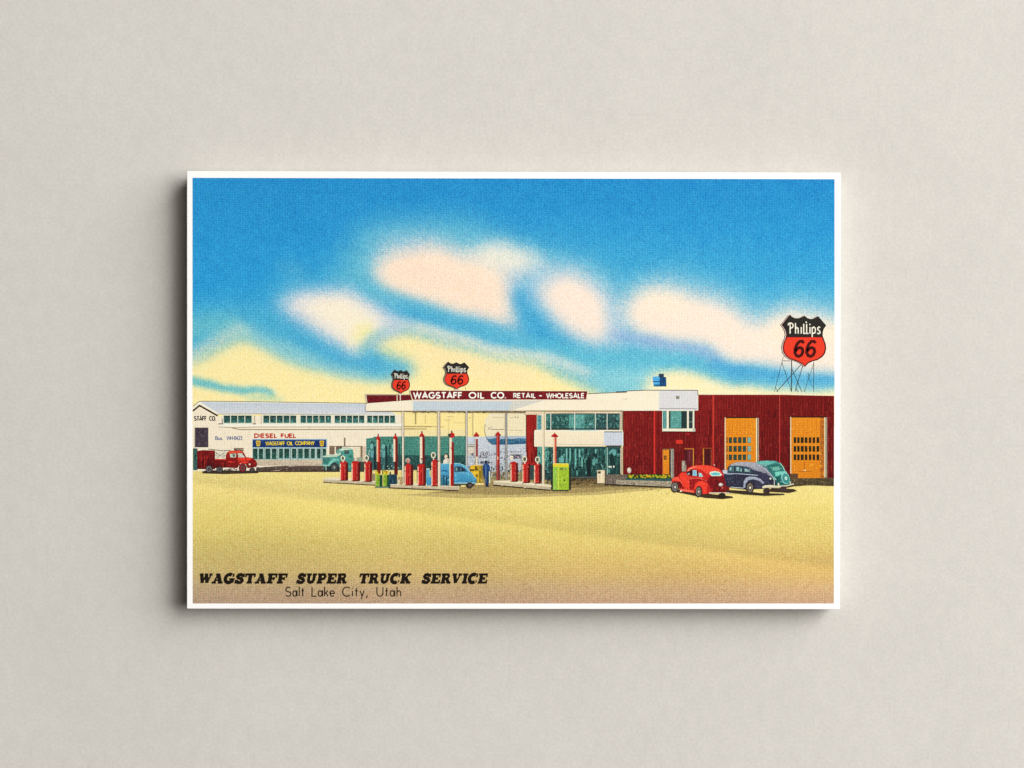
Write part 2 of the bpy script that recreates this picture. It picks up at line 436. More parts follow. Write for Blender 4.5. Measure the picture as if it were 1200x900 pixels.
def strip(pts, w):
    """mask of a stroke of given half width along a polyline (w may vary per point)"""
    A = np.zeros(X.shape)
    for i in range(len(pts) - 1):
        (x0, y0), (x1, y1) = pts[i], pts[i+1]
        w0, w1_ = (w[i], w[i+1]) if isinstance(w, (list, tuple)) else (w, w)
        d2 = (x1-x0)**2 + (y1-y0)**2
        t = np.clip(((X-x0)*(x1-x0) + (Y-y0)*(y1-y0)) / d2, 0, 1)
        d = np.hypot(X - x0 - t*(x1-x0), Y - y0 - t*(y1-y0))
        A = np.maximum(A, (d < (w0 + (w1_-w0)*t)).astype(float))
    return A
ty = (Y0 - 208) / 250.0
top_c = np.array((36, 143, 206.)); mid_c = np.array((44, 158, 216.)); low_c = np.array((96, 186, 214.))
t1 = np.clip(ty / .55, 0, 1)[..., None]; t2 = np.clip((ty - .5) / .5, 0, 1)[..., None]
img = (top_c * (1 - t1) + mid_c * t1) * (1 - t2) + low_c * t2
# paler top right-hand light and wide halos
img = mix(img, (78, 178, 216), .45 * blur(pmask([(640,260),(980,300),(980,400),(700,400),(600,330)], X, Y), 26))
img = mix(img, (118, 196, 214), .85 * blur(pmask([(430,262),(540,258),(620,290),(700,315),(760,352),(700,350),(560,330),(470,340),(400,360),(395,310)], X, Y), 18, 15))
img = mix(img, (110, 192, 216), .7 * blur(strip([(740,345),(790,325),(850,345),(900,372),(940,350),(980,365)], 14), 13))
img = mix(img, (100, 190, 214), .6 * blur(strip([(330,350),(400,330),(460,350)], 14), 12))
img = mix(img, (120, 200, 205), .8 * blur(strip([(215,388),(262,378),(310,388),(350,415)], 14), 11))
img = mix(img, (150, 200, 205), .3 * blur(strip([(335,315),(350,318)], 8), 8))
def puff(P, up=10, lo=4.5, gain=1.3, lift=16):
    """cloud mask: crisp along its underside, airbrushed along its top"""
    up_, lo_ = blur(pmask(P, X, Y), up * 1.3, up * 1.1), blur(np.maximum.reduce([pmask([(x, y - d) for x, y in P], X, Y) for d in (0, lift*.5, lift)]), lo * 1.45)
    return np.clip(np.minimum(lo_, up_ * gain * .95), 0, 1)
# teal zone at centre right
img = mix(img, (92, 188, 214), .85 * blur(pmask([(600,395),(700,400),(790,404),(860,440),(760,440),(740,470),(690,445),(600,415)], X, Y), 9))
img = mix(img, (150, 212, 220), .8 * blur(pmask([(690,428),(745,432),(770,425),(770,452),(745,470),(700,455)], X, Y), 8))
# soft white rim above the yellow, then the yellow itself
img = mix(img, (226, 228, 218), .85 * blur(strip([(440,378),(475,380),(520,392),(570,408),(640,420),(690,438)], [7,7,7,7,6,6]), 6, 4.5))
img = mix(img, (216, 226, 210), .7 * blur(strip([(225,420),(255,398),(283,382),(330,408),(370,426),(420,443)], [6,6,6,6,6,5]), 6, 5))
P1 = [(200,434),(240,420),(264,404),(276,398),(292,396),(308,404),(332,418),(368,433),(415,444),(450,446),(484,440),(492,428),(466,420),(442,412),(438,402),(450,392),(470,388),(510,399),(557,413),(605,421),(634,428),(664,443),(698,460),(720,475),(720,520),(200,520)]
img = mix(img, (253, 237, 172), puff(P1, 7, 5.5, 1.15, 4))
P2 = [(735,520),(745,470),(756,444),(770,435),(790,431),(822,437),(853,449),(890,453),(990,456),(990,520)]
img = mix(img, (252, 240, 192), np.clip(blur(pmask(P2, X, Y), 7, 4.5), 0, 1))
img = mix(img, (253, 226, 184), .5 * blur(strip([(500,414),(560,432),(620,446)], 10), 12, 7))
img = mix(img, (106, 192, 202), .95 * blur(strip([(215,443),(245,450),(280,456),(318,462)], [5,5,5,3]), 3.0, 2.4))
img = mix(img, (160, 212, 190), .6 * blur(strip([(290,468),(330,468)], 3), 5, 2.5))
# blue sweep below the left cloud
img = mix(img, (120, 196, 214), .75 * blur(strip([(300,390),(335,408),(375,424),(420,438),(474,434)], [10,10,9,7,4]), 7, 5))
img = mix(img, (64, 168, 214), .68 * blur(strip([(290,366),(326,386),(362,402),(402,422),(446,430)], [12,11,9,8,5]), 7, 5.5))
img = mix(img, (90, 182, 214), .75 * blur(strip([(440,431),(474,429)], [6,2.5]), 6, 3.5))
# left cream cloud
D = [(322,356),(350,340),(405,338),(436,348),(460,366),(486,384),(452,392),(430,402),(418,420),(404,410),(378,392),(346,376)]
img = mix(img, (162, 196, 224), .85 * blur(pmask(D, X, Y), 10, 8))
img = mix(img, (238, 230, 226), .92 * puff([(334,356),(352,347),(400,345),(432,353),(452,372),(462,386),(436,392),(424,404),(417,420),(404,404),(376,388),(348,372)], 8, 5.5, 1.25, 6))
img = mix(img, (250, 240, 216), puff([(358,362),(372,352),(404,349),(426,358),(440,374),(440,386),(426,396),(417,414),(404,398),(384,382),(366,372)], 7, 5.5, 1.2, 6))
img = mix(img, (246, 238, 152), .85 * blur(strip([(418,398),(430,384)], [6,8]), 7, 6))
img = mix(img, (130, 196, 196), .85 * blur(strip([(424,414),(430,402),(440,391),(452,384)], [5,3.5,2.5,1.5]), 4))
# main peach cloud: haze, wing, body
img = mix(img, (196, 208, 222), .6 * blur(pmask([(442,300),(452,280),(500,276),(530,290),(545,300),(500,310),(450,314)], X, Y), 11))
A_ = [(440,320),(447,304),(474,294),(510,284),(545,300),(585,290),(622,300),(630,312),(606,330),(600,350),(606,368),(620,392),(575,378),(530,366),(485,352),(452,338)]
img = mix(img, (200, 210, 222), .85 * puff(A_, 10, 6, 1.2, 10))
img = mix(img, (224, 230, 222), .85 * blur(strip([(548,302),(585,296),(626,308),(636,316)], [9,12,10,4]), 8))
img = mix(img, (252, 231, 208), puff([(444,322),(452,304),(478,298),(510,290),(542,306),(574,306),(592,322),(590,346),(594,366),(604,382),(560,369),(510,359),(472,346),(452,335)], 9, 5, 1.3, 12))
img = mix(img, (252, 224, 198), .6 * blur(strip([(474,318),(540,332),(572,350)], 12), 11))
img = mix(img, (246, 240, 220), .8 * blur(strip([(570,304),(608,306)], 8), 7))
# blue under it and in the hook
img = mix(img, (96, 186, 214), .75 * blur(strip([(430,338),(478,356),(526,374),(573,389),(640,402)], [6,7,8,7,6]), 7, 5))
img = mix(img, (72, 172, 212), .4 * blur(strip([(470,356),(520,374),(570,387)], 4), 6, 4))
img = mix(img, (64, 167, 213), .78 * blur(pmask([(600,346),(612,334),(626,348),(648,370),(690,400),(640,402),(614,388),(604,366)], X, Y), 6))
# second cloud
img = mix(img, (178, 206, 226), .9 * puff([(610,334),(632,312),(672,312),(706,334),(726,356),(736,404),(700,406),(660,390),(634,366)], 11, 6, 1.25, 10))
img = mix(img, (252, 233, 216), puff([(634,344),(646,328),(664,324),(690,336),(706,356),(714,387),(704,398),(692,398),(662,385),(640,362)], 9, 5.5, 1.3, 10))
img = mix(img, (206, 218, 226), .8 * blur(strip([(722,366),(724,396)], [5,7]), 7))
# third cloud
img = mix(img, (180, 208, 222), .85 * puff([(722,368),(740,342),(778,326),(808,336),(840,342),(866,358),(884,374),(903,364),(926,352),(970,366),(990,370),(990,444),(917,436),(850,430),(822,412),(777,408),(740,400)], 11, 7, 1.2, 12))
img = mix(img, (252, 234, 216), puff([(730,366),(749,347),(777,338),(803,349),(834,354),(861,370),(885,387),(905,375),(926,366),(967,380),(990,382),(990,438),(917,429),(863,424),(844,413),(822,403),(777,399),(749,389)], 9.5, 5, 1.3, 14))
img = mix(img, (252, 240, 210), .6 * blur(strip([(760,352),(798,352)], 7), 8))
img = mix(img, (250, 238, 204), .6 * blur(strip([(905,390),(930,378),(980,392)], 8), 10))
img = mix(img, (142, 176, 220), .8 * blur(strip([(722,392),(750,398),(790,406),(824,412),(846,425)], [5,5,5,4,4]), 6, 4))
img = mix(img, (76, 170, 216), .95 * blur(strip([(838,426),(862,434),(900,438),(990,446)], [5,7,5,4]), 5, 3.8))
img = img + 1.3 * soft_noise(3.5, 9)[..., None] * (1 - np.clip((img[..., :1] - 120) / 130, 0, 1)) * np.array((1.3, 1.0, .5))
gr = rng.normal(0, 1.0, X.shape)
img = np.clip(img + gr[..., None] * np.array((1.4, 1.0, 0.8)), 0, 255)
# warp the rows so the sheet follows the slightly tilted top edge of the print
sky = Part("printed_sky", label="blue sky with peach and yellow clouds")
sky.grid(gx, gy, img)
tilt = lambda i: (gx[i] - 225.6) / 752.4 * 1.6
vv = []
for j in range(len(gy)):
    for i in range(len(gx)):
        x, y, z = sky.v[j*len(gx)+i]
        f = max(0.0, 1 - (gy[j] - 208.4) / 60.0)
        vv.append((x, y - tilt(i) * f * S, z))
sky.v = vv

# ------------------------------------------------------------------ printed ground
gx2 = np.append(np.arange(225.8, 976.5, 3.0), 977.2)
gy2 = np.append(np.arange(500.5, 705.5, 2.5), 707.2)
X2, Y2 = np.meshgrid(gx2, gy2)
ys_k = [500, 552, 575, 600, 630, 655, 672, 690, 708]
Lc = np.array([(240,222,142),(240,222,140),(236,216,134),(230,212,122),(215,196,114),(202,182,112),(196,174,116),(186,162,126),(180,152,128)], float)
Rc = np.array([(242,226,146),(242,226,146),(240,222,140),(238,218,128),(230,206,120),(222,190,112),(220,184,112),(210,174,126),(198,162,130)], float)
gi = np.zeros(X2.shape + (3,))
tx = np.clip((X2 - 226) / 752, 0, 1)
for k in range(3):
    l_ = np.interp(Y2, ys_k, Lc[:, k]); r_ = np.interp(Y2, ys_k, Rc[:, k])
    gi[..., k] = l_ * (1 - tx) + r_ * tx
edge = 566 + (X2 - 225) * 0.131          # soft diagonal step in the sand tone: brighter yellow below it
up_ = 1 / (1 + np.exp((Y2 - edge) / 1.8)); dn_ = 1 - up_
gi *= (1 - 0.065 * up_ * np.exp(-np.clip(edge - Y2, 0, None) / 22) + 0.045 * dn_ * np.exp(-np.clip(Y2 - edge, 0, None) / 18))[..., None]
gi *= (1 - 0.018 * np.sin(X2 / 61 + Y2 / 23) * np.sin(Y2 / 15 - X2 / 90))[..., None]
gi += rng.normal(0, 1, X2.shape)[..., None] * np.array((1.3, 1.3, 1.6))
ground = Part("printed_ground", label="yellow sand forecourt fading to tan along its lower edge")
ground.grid(gx2, gy2, np.clip(gi, 0, 255))

K = (38, 30, 26); CREAM = (232, 220, 184); WHITE = (246, 242, 226); TEAL = (52, 110, 104); DKTEAL = (28, 62, 60)
RED = (196, 40, 32); DKRED = (112, 20, 20); GREY = (150, 142, 130); LAV = (196, 202, 210)

# shadow tones printed on the forecourt
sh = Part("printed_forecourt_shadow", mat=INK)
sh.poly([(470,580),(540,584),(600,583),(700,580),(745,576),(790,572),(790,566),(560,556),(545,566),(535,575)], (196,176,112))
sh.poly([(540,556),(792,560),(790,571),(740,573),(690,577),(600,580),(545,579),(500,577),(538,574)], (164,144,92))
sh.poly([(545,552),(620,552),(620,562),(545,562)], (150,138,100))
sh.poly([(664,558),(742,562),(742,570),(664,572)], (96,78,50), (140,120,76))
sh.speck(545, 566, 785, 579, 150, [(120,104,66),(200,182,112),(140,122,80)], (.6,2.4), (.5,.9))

# ------------------------------------------------------------------ warehouse on the left
wh = Part("printed_warehouse", mat=INK_SOFT, label="long cream warehouse with a lavender roof")
wh.poly([(226.2,483),(233.5,476),(255,488),(478,486),(530,486),(530,552),(226.2,552)], (243,231,206))
wh.poly([(472,483.5),(617,483.5),(617,513),(545,513),(472,504)], (249,230,156))
wh.rect(474, 503.5, 545, 512, (240,224,168))
wh.speck(256, 504, 430, 545, 160, [(232,218,190),(248,238,216),(236,224,204)], (.5,1.0), (3,12))
rf = Part("roof", wh, INK_SOFT)
rf.poly([(226.2,477),(233.5,470.3),(430,472.8),(464,484.5),(464,487),(300,485.2),(255,485.6),(233.5,473.5),(226.2,480)], WHITE)
rf.poly([(235,471.3),(430,473.4),(464,485.4),(300,484.6),(256,484.4)], (196,206,216), (212,216,220))
rf.line([(226.2,476.2),(233.8,470.2),(300,470.8),(430,472.6)], .7, (70,70,50))
rf.line([(255,485.2),(300,485),(464,486.2)], .7, (150,140,130))
rf.line([(226.0,481.6),(233.8,475.2),(255.2,487.3)], 2.0, (62,44,40))
cl = Part("clerestory_ledge", wh, INK_SOFT)
cl.rect(257, 496.5, 472, 499.6, WHITE)
cl.line([(256,500.2),(275,501.2),(300,500.4),(520,500.2)], .8, (170,150,116))
cl.line([(275,502),(475,501.8)], 1.2, (246,236,206))
cl.line([(272,501.5),(282,503.4),(400,503.3),(500,502.6)], .9, (120,108,76))
cl.rect(256, 496.2, 262, 497.3, (90,70,60)); cl.rect(296, 496.2, 300, 497.3, (90,70,60))
cl.line([(298.5,487),(298.5,497)], .8, (140,140,110)); cl.line([(306,486),(306,497)], .8, (180,170,140)); cl.line([(260.5,491),(260.5,496.5)], .8, (90,80,60))
def clerestory(x0, x1, n):
    w = Part("clerestory_window", wh, INK)
    w.rect(x0-.8, 485.8, x1+.8, 497, (222,226,206))
    p = (x1 - x0) / n
    for i in range(n):
        a = x0 + i*p + .45; b_ = x0 + (i+1)*p - .55
        w.rect(a, 487, b_, 495.6, (40,52,46), (58,118,110))
        w.speck(a, 488.5, b_, 495.4, 7, [(40,90,84),(84,150,142),(30,50,46)], (.8,1.8), (.8,2))
clerestory(261.8, 295.4, 4); clerestory(308.2, 347.6, 5); clerestory(351.8, 388.4, 5); clerestory(391.8, 427.4, 5); clerestory(429.9, 463.4, 5)
dr = Part("sliding_door", wh, INK)
dr.rect(228, 501, 244.2, 524.2, (84,74,84)); dr.rect(229.6, 501.5, 243.4, 524, (70,58,66)); dr.speck(228.6,502,244,524,60,[(54,46,60),(98,84,104),(60,54,70)])
dr.rect(227.9,501,228.7,526,(150,140,120))
dr.rect(233, 524.4, 238, 529, (238,230,204)); dr.rect(239.4, 524.4, 244, 527, (238,230,204))
fd = Part("foundation", wh, INK)
fd.poly([(300,548),(322,546.4),(352,545),(430,544),(430,553),(300,553.4)], (104,90,78), (66,50,42))
fd.speck(300, 546.5, 400, 553, 110, [(60,46,40),(128,112,100),(84,64,56)], (.8,3), (.5,1.0))
fd.line([(338,546.6),(345,546.2)], .5, (200,184,170)); fd.line([(321,551.4),(328,551.2)], .5, (200,184,170))
pk = Part("office_front", wh, INK_SOFT)
pk.rect(300, 538, 386, 545.8, (206,190,164), (196,180,160)); pk.speck(300,539,386,546,90,[(186,166,146),(222,206,178)])
t_ = Part("wall_lettering", wh, INK_LINE, "black lettering reading STAFF CO.")
text(t_, "STAFF", 227.2, 242.4, 493.3, 5.9, 1.15, (30,24,22)); text(t_, "CO.", 245.0, 253.2, 493.3, 5.9, 1.15, (30,24,22))
t_ = Part("telephone_lettering", wh, INK_LINE, "blue lettering reading Bus. WH-0423")
text(t_, "Bus.", 252.2, 261.4, 515.8, 4.7, .8, (36,74,140), gap=.2); text(t_, "WH-0423", 265.4, 284, 515.8, 4.8, .75, (36,74,140), gap=.2)
t_ = Part("fuel_lettering", wh, INK_LINE, "red lettering reading DIESEL FUEL")
text(t_, "DIESEL", 297.8, 325, 513.4, 5.6, 1.45, (190,44,34), gap=.3); text(t_, "FUEL", 329, 347.2, 513.4, 5.6, 1.45, (190,44,34), gap=.3)
sg = Part("company_signboard", wh, INK, "dark blue signboard with yellow letters and gold emblems")
sg.rect(295.6, 514.4, 383.4, 524.8, (150,184,206)); sg.rect(296.2, 515.4, 382.2, 524, (26,62,122), (20,40,92))
sg.speck(296.5, 515.6, 382, 523.8, 70, [(30,74,136),(18,34,80),(26,58,110)], (1,3), (.6,1.6))
em = Part("emblem", sg, INK_LINE)
for ex in (302.6, 377.2):
    em.poly([(ex-2.8,517),(ex-1.4,516),(ex,516.6),(ex+1.4,516),(ex+2.8,517),(ex+2.4,519.4),(ex+2.2,522.2),(ex,523.4),(ex-2.2,522.2),(ex-2.4,519.4)], (214,184,60))
    em.rect(ex-1.6, 518, ex-.3, 519.2, (150,60,40)); em.rect(ex+.4, 518, ex+1.6, 519.2, (150,60,40))
    em.line([(ex-1.4,521),(ex,520.2),(ex+1.4,521)], .6, (70,70,60))
lt = Part("lettering", sg, INK_LINE)
YL = (240,214,50)
text(lt, "WAGSTAFF", 311, 334, 522.0, 4.7, .8, YL, gap=.16); text(lt, "OIL", 336, 343.6, 521.9, 4.6, .8, YL, gap=.2); text(lt, "COMPANY", 345.8, 368.8, 521.7, 4.8, .85, YL, gap=.16)
wn = Part("window_strip", wh, INK)
wn.rect(295.8, 524.6, 382.8, 538.8, (168,196,188))
for a, b_ in ((296.4,301.8),(303.2,308.2),(311,316.8),(318.6,324),(327,331.6),(333.2,339),(342.2,347.2),(349.6,354.8),(356.6,362),(364.4,369),(371.4,375.6),(378.2,382)):
    y1 = 538.2 if b_ < 325 else 537.2
    wn.rect(a, 525.8, b_, y1, (34,58,54), (44,96,84)); wn.speck(a,527,b_,y1,9,[(30,52,46),(58,110,96),(24,40,38)])
for x in (309.6,325.6,340.6,349,363.2,377): wn.line([(x,525),(x,539.5)], .5, (90,110,100))
bd = Part("loading_bay", wh, INK)
bd.rect(386, 522.6, 425, 523.4, (96,76,60)); bd.rect(386, 523.2, 392.2, 532.6, (124,104,86)); bd.rect(393.6,523.2,401,531,(112,92,78))
bd.rect(413, 524, 422.4, 537.5, (232,220,190)); bd.rect(422.4, 523, 424.8, 537, (130,110,80)); bd.rect(403.2, 513, 404.8, 523, (120,96,78))
bd.rect(424.8,523,429,552,(212,192,168)); bd.rect(414,536,425,552,(150,160,140)); bd.rect(414,541,430,552,(60,66,58)); bd.rect(247.5,528.5,252,531,(120,104,96)); bd.rect(274,525,285.5,529,(130,110,90))
bd.speck(275,525.5,285,528.8,12,[(60,50,44),(190,170,140)])
dk = Part("side_yard", wh, INK)
dk.rect(226.2, 525.5, 231.5, 551, (52,92,88)); dk.speck(226.2,526,231.5,551,24,[(30,50,50),(80,130,124)])

# ------------------------------------------------------------------ yard behind the pumps
yd = Part("printed_tanker_yard", mat=INK, label="grey yard with parked tankers behind the forecourt")
yd.rect(544, 511.8, 617.5, 553, (202,211,219), (182,188,194))
yd.speck(545, 524, 617, 552, 240, [(172,180,190),(220,224,228),(156,164,174)], (.6,2.2), (.5,1.1))
yd.speck(550, 531, 617, 552, 150, [(116,114,124),(140,134,140),(92,92,100),(206,200,196)], (.8,2.6), (.5,1.2))
ct = Part("storage_tank", yd, INK_SOFT)
ct.poly([(568,492),(574,484),(616.5,484),(616.5,514),(572,514),(568.5,507)], (238,226,188))
ct.poly([(569,511),(617,511),(617,514),(571,515)], (170,186,200))
ct.poly([(569.6,513.4),(574,514.6),(580,513.2),(586,514.8),(594,513.4),(600,514.6),(608,513.2),(617,514),(617,520),(600,521),(577,521.2),(572.5,518)], (84,130,158), (34,84,116))
ct.speck(576, 514.5, 616.5, 520.6, 40, [(28,66,96),(70,124,156),(36,88,120)], (1,3), (.6,1.6))
ct.line([(568.6,497),(567.8,504),(569,511),(572,517),(577,521)], .7, (112,120,130))
ct.line([(571.5,502.6),(580,503.2),(591,503.2)], .7, (110,104,90)); ct.line([(572,501.2),(577,500)], .5, (120,110,96))
ct.line([(577,489.2),(591,489.6)], .5, (180,164,120)); ct.line([(597,489),(609,489.6)], .5, (176,160,130)); ct.line([(604,487),(604,489.6)], .6, (170,150,130)); ct.line([(607,486.6),(607,489.4)], .6, (170,150,130)); ct.line([(596,504),(612,504.4)], .5, (176,160,130))
tk = Part("tanker_truck", yd, INK)
tk.poly([(536,526),(541,523.6),(548,524),(549,520.5),(556,520.8),(557,532),(548,534),(538,533)], (214,206,190))
tk.line([(545,523.2),(556,523.4)], .8, (60,60,60)); tk.line([(548,521),(556.5,521.2)], .7, (120,110,90)); tk.ring(542,528.5,1.6,2.2,.8,(90,86,84)); tk.ring(537.5,529.5,1.6,2.2,.9,(96,90,90)); tk.speck(534,526,556,534,26,[(70,66,70),(230,222,206),(150,140,136)])
tk.ring(566,533,3.0,3.6,.8,(120,120,126)); tk.ring(571.5,532,2.2,2.8,.7,(128,128,132)); tk.speck(575,528.5,612,531,26,[(120,122,132),(90,92,104),(214,218,222)],(.6,1.6),(.4,.9)); tk.speck(562,529,574,537,18,[(70,70,76),(170,170,180)])
tk.line([(572,539),(576,534),(582,530),(600,529.6),(612,529.4)], .6, (134,134,144)); tk.line([(575,538),(590,538.6)], .6, (230,230,232))
tk.poly([(598,532.6),(611,532.6),(611,537.4),(602,537.6)], (84,84,96)); tk.speck(598,532.6,611,537.5,14,[(54,54,60),(140,110,130),(200,200,210)])
tk.rect(563,540.4,574,543.4,(80,84,96)); tk.speck(563,540,575,543.5,10,[(40,40,50),(160,170,190)])
tk.speck(574,545,592,562,50,[(60,76,76),(120,124,124),(44,92,88),(196,196,190),(88,90,92)], (.7,2), (.8,3)); tk.speck(592,545,640,562,70,[(60,66,72),(190,180,160),(104,108,112),(40,48,52),(214,204,180)], (.7,2.4), (.8,2.4))
gt = Part("green_tank_wall", yd, INK, "teal tank wall behind the red pumps")
gt.poly([(429.2,513.8),(437,513),(438,511.6),(546,511),(546,552),(429.2,552)], (72,134,120), (64,128,116))
gt.speck(430, 514, 545, 533, 150, [(60,118,106),(88,150,136),(78,138,128)], (.8,2.2), (.8,2.2))
gt.rect(429.2, 533.5, 545, 552, (40,82,78), (34,66,62)); gt.speck(430, 534, 545, 551.5, 160, [(26,50,50),(58,104,98),(32,70,66),(48,92,86)], (.8,2.2), (1,4))
gt.speck(473, 511.8, 545, 514, 20, [(120,160,150),(90,110,90)])
hs = Part("teal_pump_row", yd, INK)
for x in (436, 449.5, 461):
    hs.ell(x, 522.5, 2.5, 4, (34,60,60)); hs.ell(x-.3, 523, 2, 3.3, (116,180,174)); hs.rect(x-1.6, 528, x+1.6, 536, (104,162,166)); hs.rect(x-1.8, 536, x+1.8, 551, (56,100,100)); hs.rect(x+2.2, 523, x+4.4, 551, (26,44,46))
    hs.line([(x-2.6,527),(x-4,531),(x-3,535)], .7, (180,200,190))
for x in (443, 456, 467): hs.rect(x, 520, x+1.6, 551, (40,76,74))
hs.speck(448,545,470,551.4,12,[(200,206,196),(120,170,160)])
hs.speck(430,514,470,522,10,[(40,60,56)])
gl = Part("ground_line", yd, INK); gl.rect(429, 550.8, 545, 551.8, (206,190,120))
gl.rect(456,551.4,472,553.4,(236,222,160))

# ------------------------------------------------------------------ service station building
st = Part("printed_service_station", mat=INK, label="red service station with cream parapet")
def courses(part, x0, x1, y0, y1, step=1.85):
    """fine regular vertical joints with broken light edges"""
    x = x0
    while x < x1:
        part.rect(x, y0, x + .55, y1, random.choice([(104,14,18),(96,14,18),(110,16,20)]))
        y = y0 + random.uniform(0, 12)
        while y < y1 - 3:
            h = random.uniform(3, 16); part.rect(x + .9, y, x + 1.35, min(y1, y + h), random.choice([(164,40,32),(152,32,28),(178,54,44)])); y += h + random.uniform(2, 18)
        x += step
def ribs(part, x0, x1, y0f, y1, n, dark=(84,12,14), lite=(150,30,28)):
    for _ in range(n):
        x = random.uniform(x0, x1 - 1); h0 = random.uniform(y0f, y1 - 4); h1 = min(y1, h0 + random.uniform(8, 40))
        part.rect(x, h0, x + random.uniform(.35, .8), h1, random.choice([dark, dark, lite, (100,18,20)]))
wl = Part("red_wall", st, INK)
wl.poly([(730,480),(817,480),(817,462.2),(835,462),(915,462.3),(977.6,463.6),(977.4,561),(840,559),(790,560),(730,556)], (136,26,24), (106,17,21))
courses(wl, 731, 775.5, 481.5, 555.5); courses(wl, 818, 976, 464.2, 558.5); ribs(wl, 817, 976, 464, 558, 60, (76,8,12), (150,36,32)); courses(wl, 776.5, 816, 506, 556)
wl.poly([(817,461.4),(915,461.4),(977.6,462.8),(977.6,464),(915,462.6),(817,462.6)], (244,226,192))
wl.speck(818,464,977,556,110,[(176,70,60),(90,14,20),(60,10,14)], (.5,1), (.6,2)); wl.speck(731,482,776,554,40,[(176,70,60),(60,10,14)], (.5,1), (.6,2))
pp = Part("downpipe", st, INK)
pp.rect(766, 481, 768, 555.5, (206,48,38)); pp.rect(834.9, 462.6, 836.6, 545, (206,60,46)); pp.rect(912.9, 462.6, 914.1, 551, (184,60,52)); pp.rect(774,482,774.8,530,(150,30,40))
pr = Part("parapet", st, INK_SOFT)
pr.poly([(688,461.6),(733,458.4),(757,456.9),(818.2,457.2),(818.2,481),(730,481.4),(688,482)], (247,238,212))
pr.poly([(772.2,457.9),(817.6,458.2),(817.6,480.8),(772.2,480.6)], (220,219,220))
pr.line([(689,461.4),(714,460.3),(734,459.6),(735,458.2),(757,457.2),(818,457.4)], .9, (96,90,70)); pr.line([(722,459.3),(734,458.9)], 1.2, (70,76,66))
pr.line([(757,456.3),(818,456.5)], .6, (250,248,236)); pr.line([(696,468.6),(735,467.6)], .5, (176,160,124))
pr.rect(817.3, 457.5, 818.2, 463, (120,120,100)); pr.line([(773,478.6),(816.6,479)], .7, (130,122,116))
pr.rect(792.2, 464, 796, 467.6, (130,128,110))
vt = Part("rooftop_vent", st, INK, "blue rooftop vent")
vt.poly([(764.6,442),(767,441.2),(773,440.8),(773,453),(766,453),(765.6,448)], (84,174,226)); vt.rect(764.8,446.6,773,447.8,(26,90,150)); vt.rect(766,450.4,773,453,(40,110,150))
vt.poly([(773,441),(780.6,442),(781,452.8),(773,453)], (24,74,124)); vt.rect(772,438,778,442,(44,62,84)); vt.speck(773,442,780.6,453,12,[(14,40,74),(36,84,130)])
# pillar and glazing
pl = Part("brick_pillar", st, INK)
pl.rect(616.8, 486, 629, 545, (150,30,26), (160,32,28)); pl.rect(623,523,629.8,541,(136,24,22)); ribs(pl, 617, 629, 487, 542, 26, (104,14,16), (180,50,40)); pl.rect(616.2,486,617,530,(90,60,50))
pl.rect(629,486,630,505,(60,20,20))
uw = Part("upper_window", st, INK, "long teal upper window")
uw.rect(629, 482.6, 730, 505, (226,214,184))
uw.rect(629.6, 486.6, 634.4, 503.6, (84,150,156)); uw.speck(629.6,492,634.4,503.6,10,[(50,100,100),(110,180,186)])
uw.rect(639.8, 484.8, 726.2, 503.4, (70,126,118), (54,108,100))
uw.rect(697, 485.5, 726, 503.4, (50,84,84)); uw.rect(645.5,486,672,503,(44,88,82))
uw.speck(640, 486, 726, 503, 260, [(34,72,68),(96,154,146),(48,96,90),(76,130,122),(40,60,60)], (.7,2), (.8,3.6))
uw.rect(667,486,685,502,(92,156,148)) ; uw.speck(662,486,700,502,60,[(60,116,108),(120,180,172),(70,128,120)], (.7,2), (1,4))
uw.rect(640, 484.4, 726, 485.4, (52,52,44)); uw.rect(640, 502, 726, 503.8, (40,44,36))
for x in (645.4, 673.4, 697.6, 711.4): uw.rect(x-.4, 484.4, x+.5, 503.6, (214,222,206))
uw.rect(626.5, 503.8, 729.5, 505.6, (240,236,214)); uw.rect(668,503.6,700,504.6,(160,206,204)); uw.rect(726.2, 482, 729.2, 504.2, (200,186,160)); uw.rect(729.2,481.4,730.2,504,(110,100,76))
uw.line([(638,484.3),(680,483),(726,481.9)], 1.3, (226,200,170))
bl = Part("balcony_band", st, INK_SOFT)
bl.rect(626.4, 505.4, 708, 523.2, (243,231,200), (240,226,198)); bl.rect(707.6, 506, 730, 522, (202,210,220)); bl.rect(729.4, 506, 730.4, 523, (240,236,224)); bl.rect(626,505,627.4,523,(244,234,206))
bl.rect(708, 505.6, 729, 506.6, (84,80,80)); bl.rect(649, 523.4, 711, 524.8, (30,30,26)); bl.rect(711, 522.2, 728, 524.4, (70,62,58)); bl.line([(652,520.6),(707,521)], .4, (190,170,136)); bl.rect(626.6,521.8,649,523.4,(242,230,196))
gf = Part("showroom_glass", st, INK, "dark teal ground floor glazing")
gf.rect(629.6, 524, 728, 561, (40,82,78), (34,66,62)); gf.rect(629.8, 523.5, 642, 548, (92,156,146)); gf.rect(617,545,650,562,(50,72,70))
gf.speck(630, 525, 727, 559, 420, [(22,50,48),(52,100,94),(30,64,62),(84,144,136),(24,40,40)], (.8,2.2), (1,6))
gf.speck(636, 528, 648, 550, 22, [(110,176,166),(70,130,120)], (.8,2), (1,3)); gf.speck(630, 546, 648, 566, 40, [(34,50,56),(80,90,90),(30,64,62)], (1,2.4), (1,2.4))
for x, a, b_ in ((664, 525.5, 542), (668.2,525.5,540), (674.4,526,546), (679,526,536), (682,536,547), (696,538,545), (659,534,541), (698,526,531), (715,538.6,544)):
    gf.rect(x-.9, a, x+.9, b_, (112,180,168))
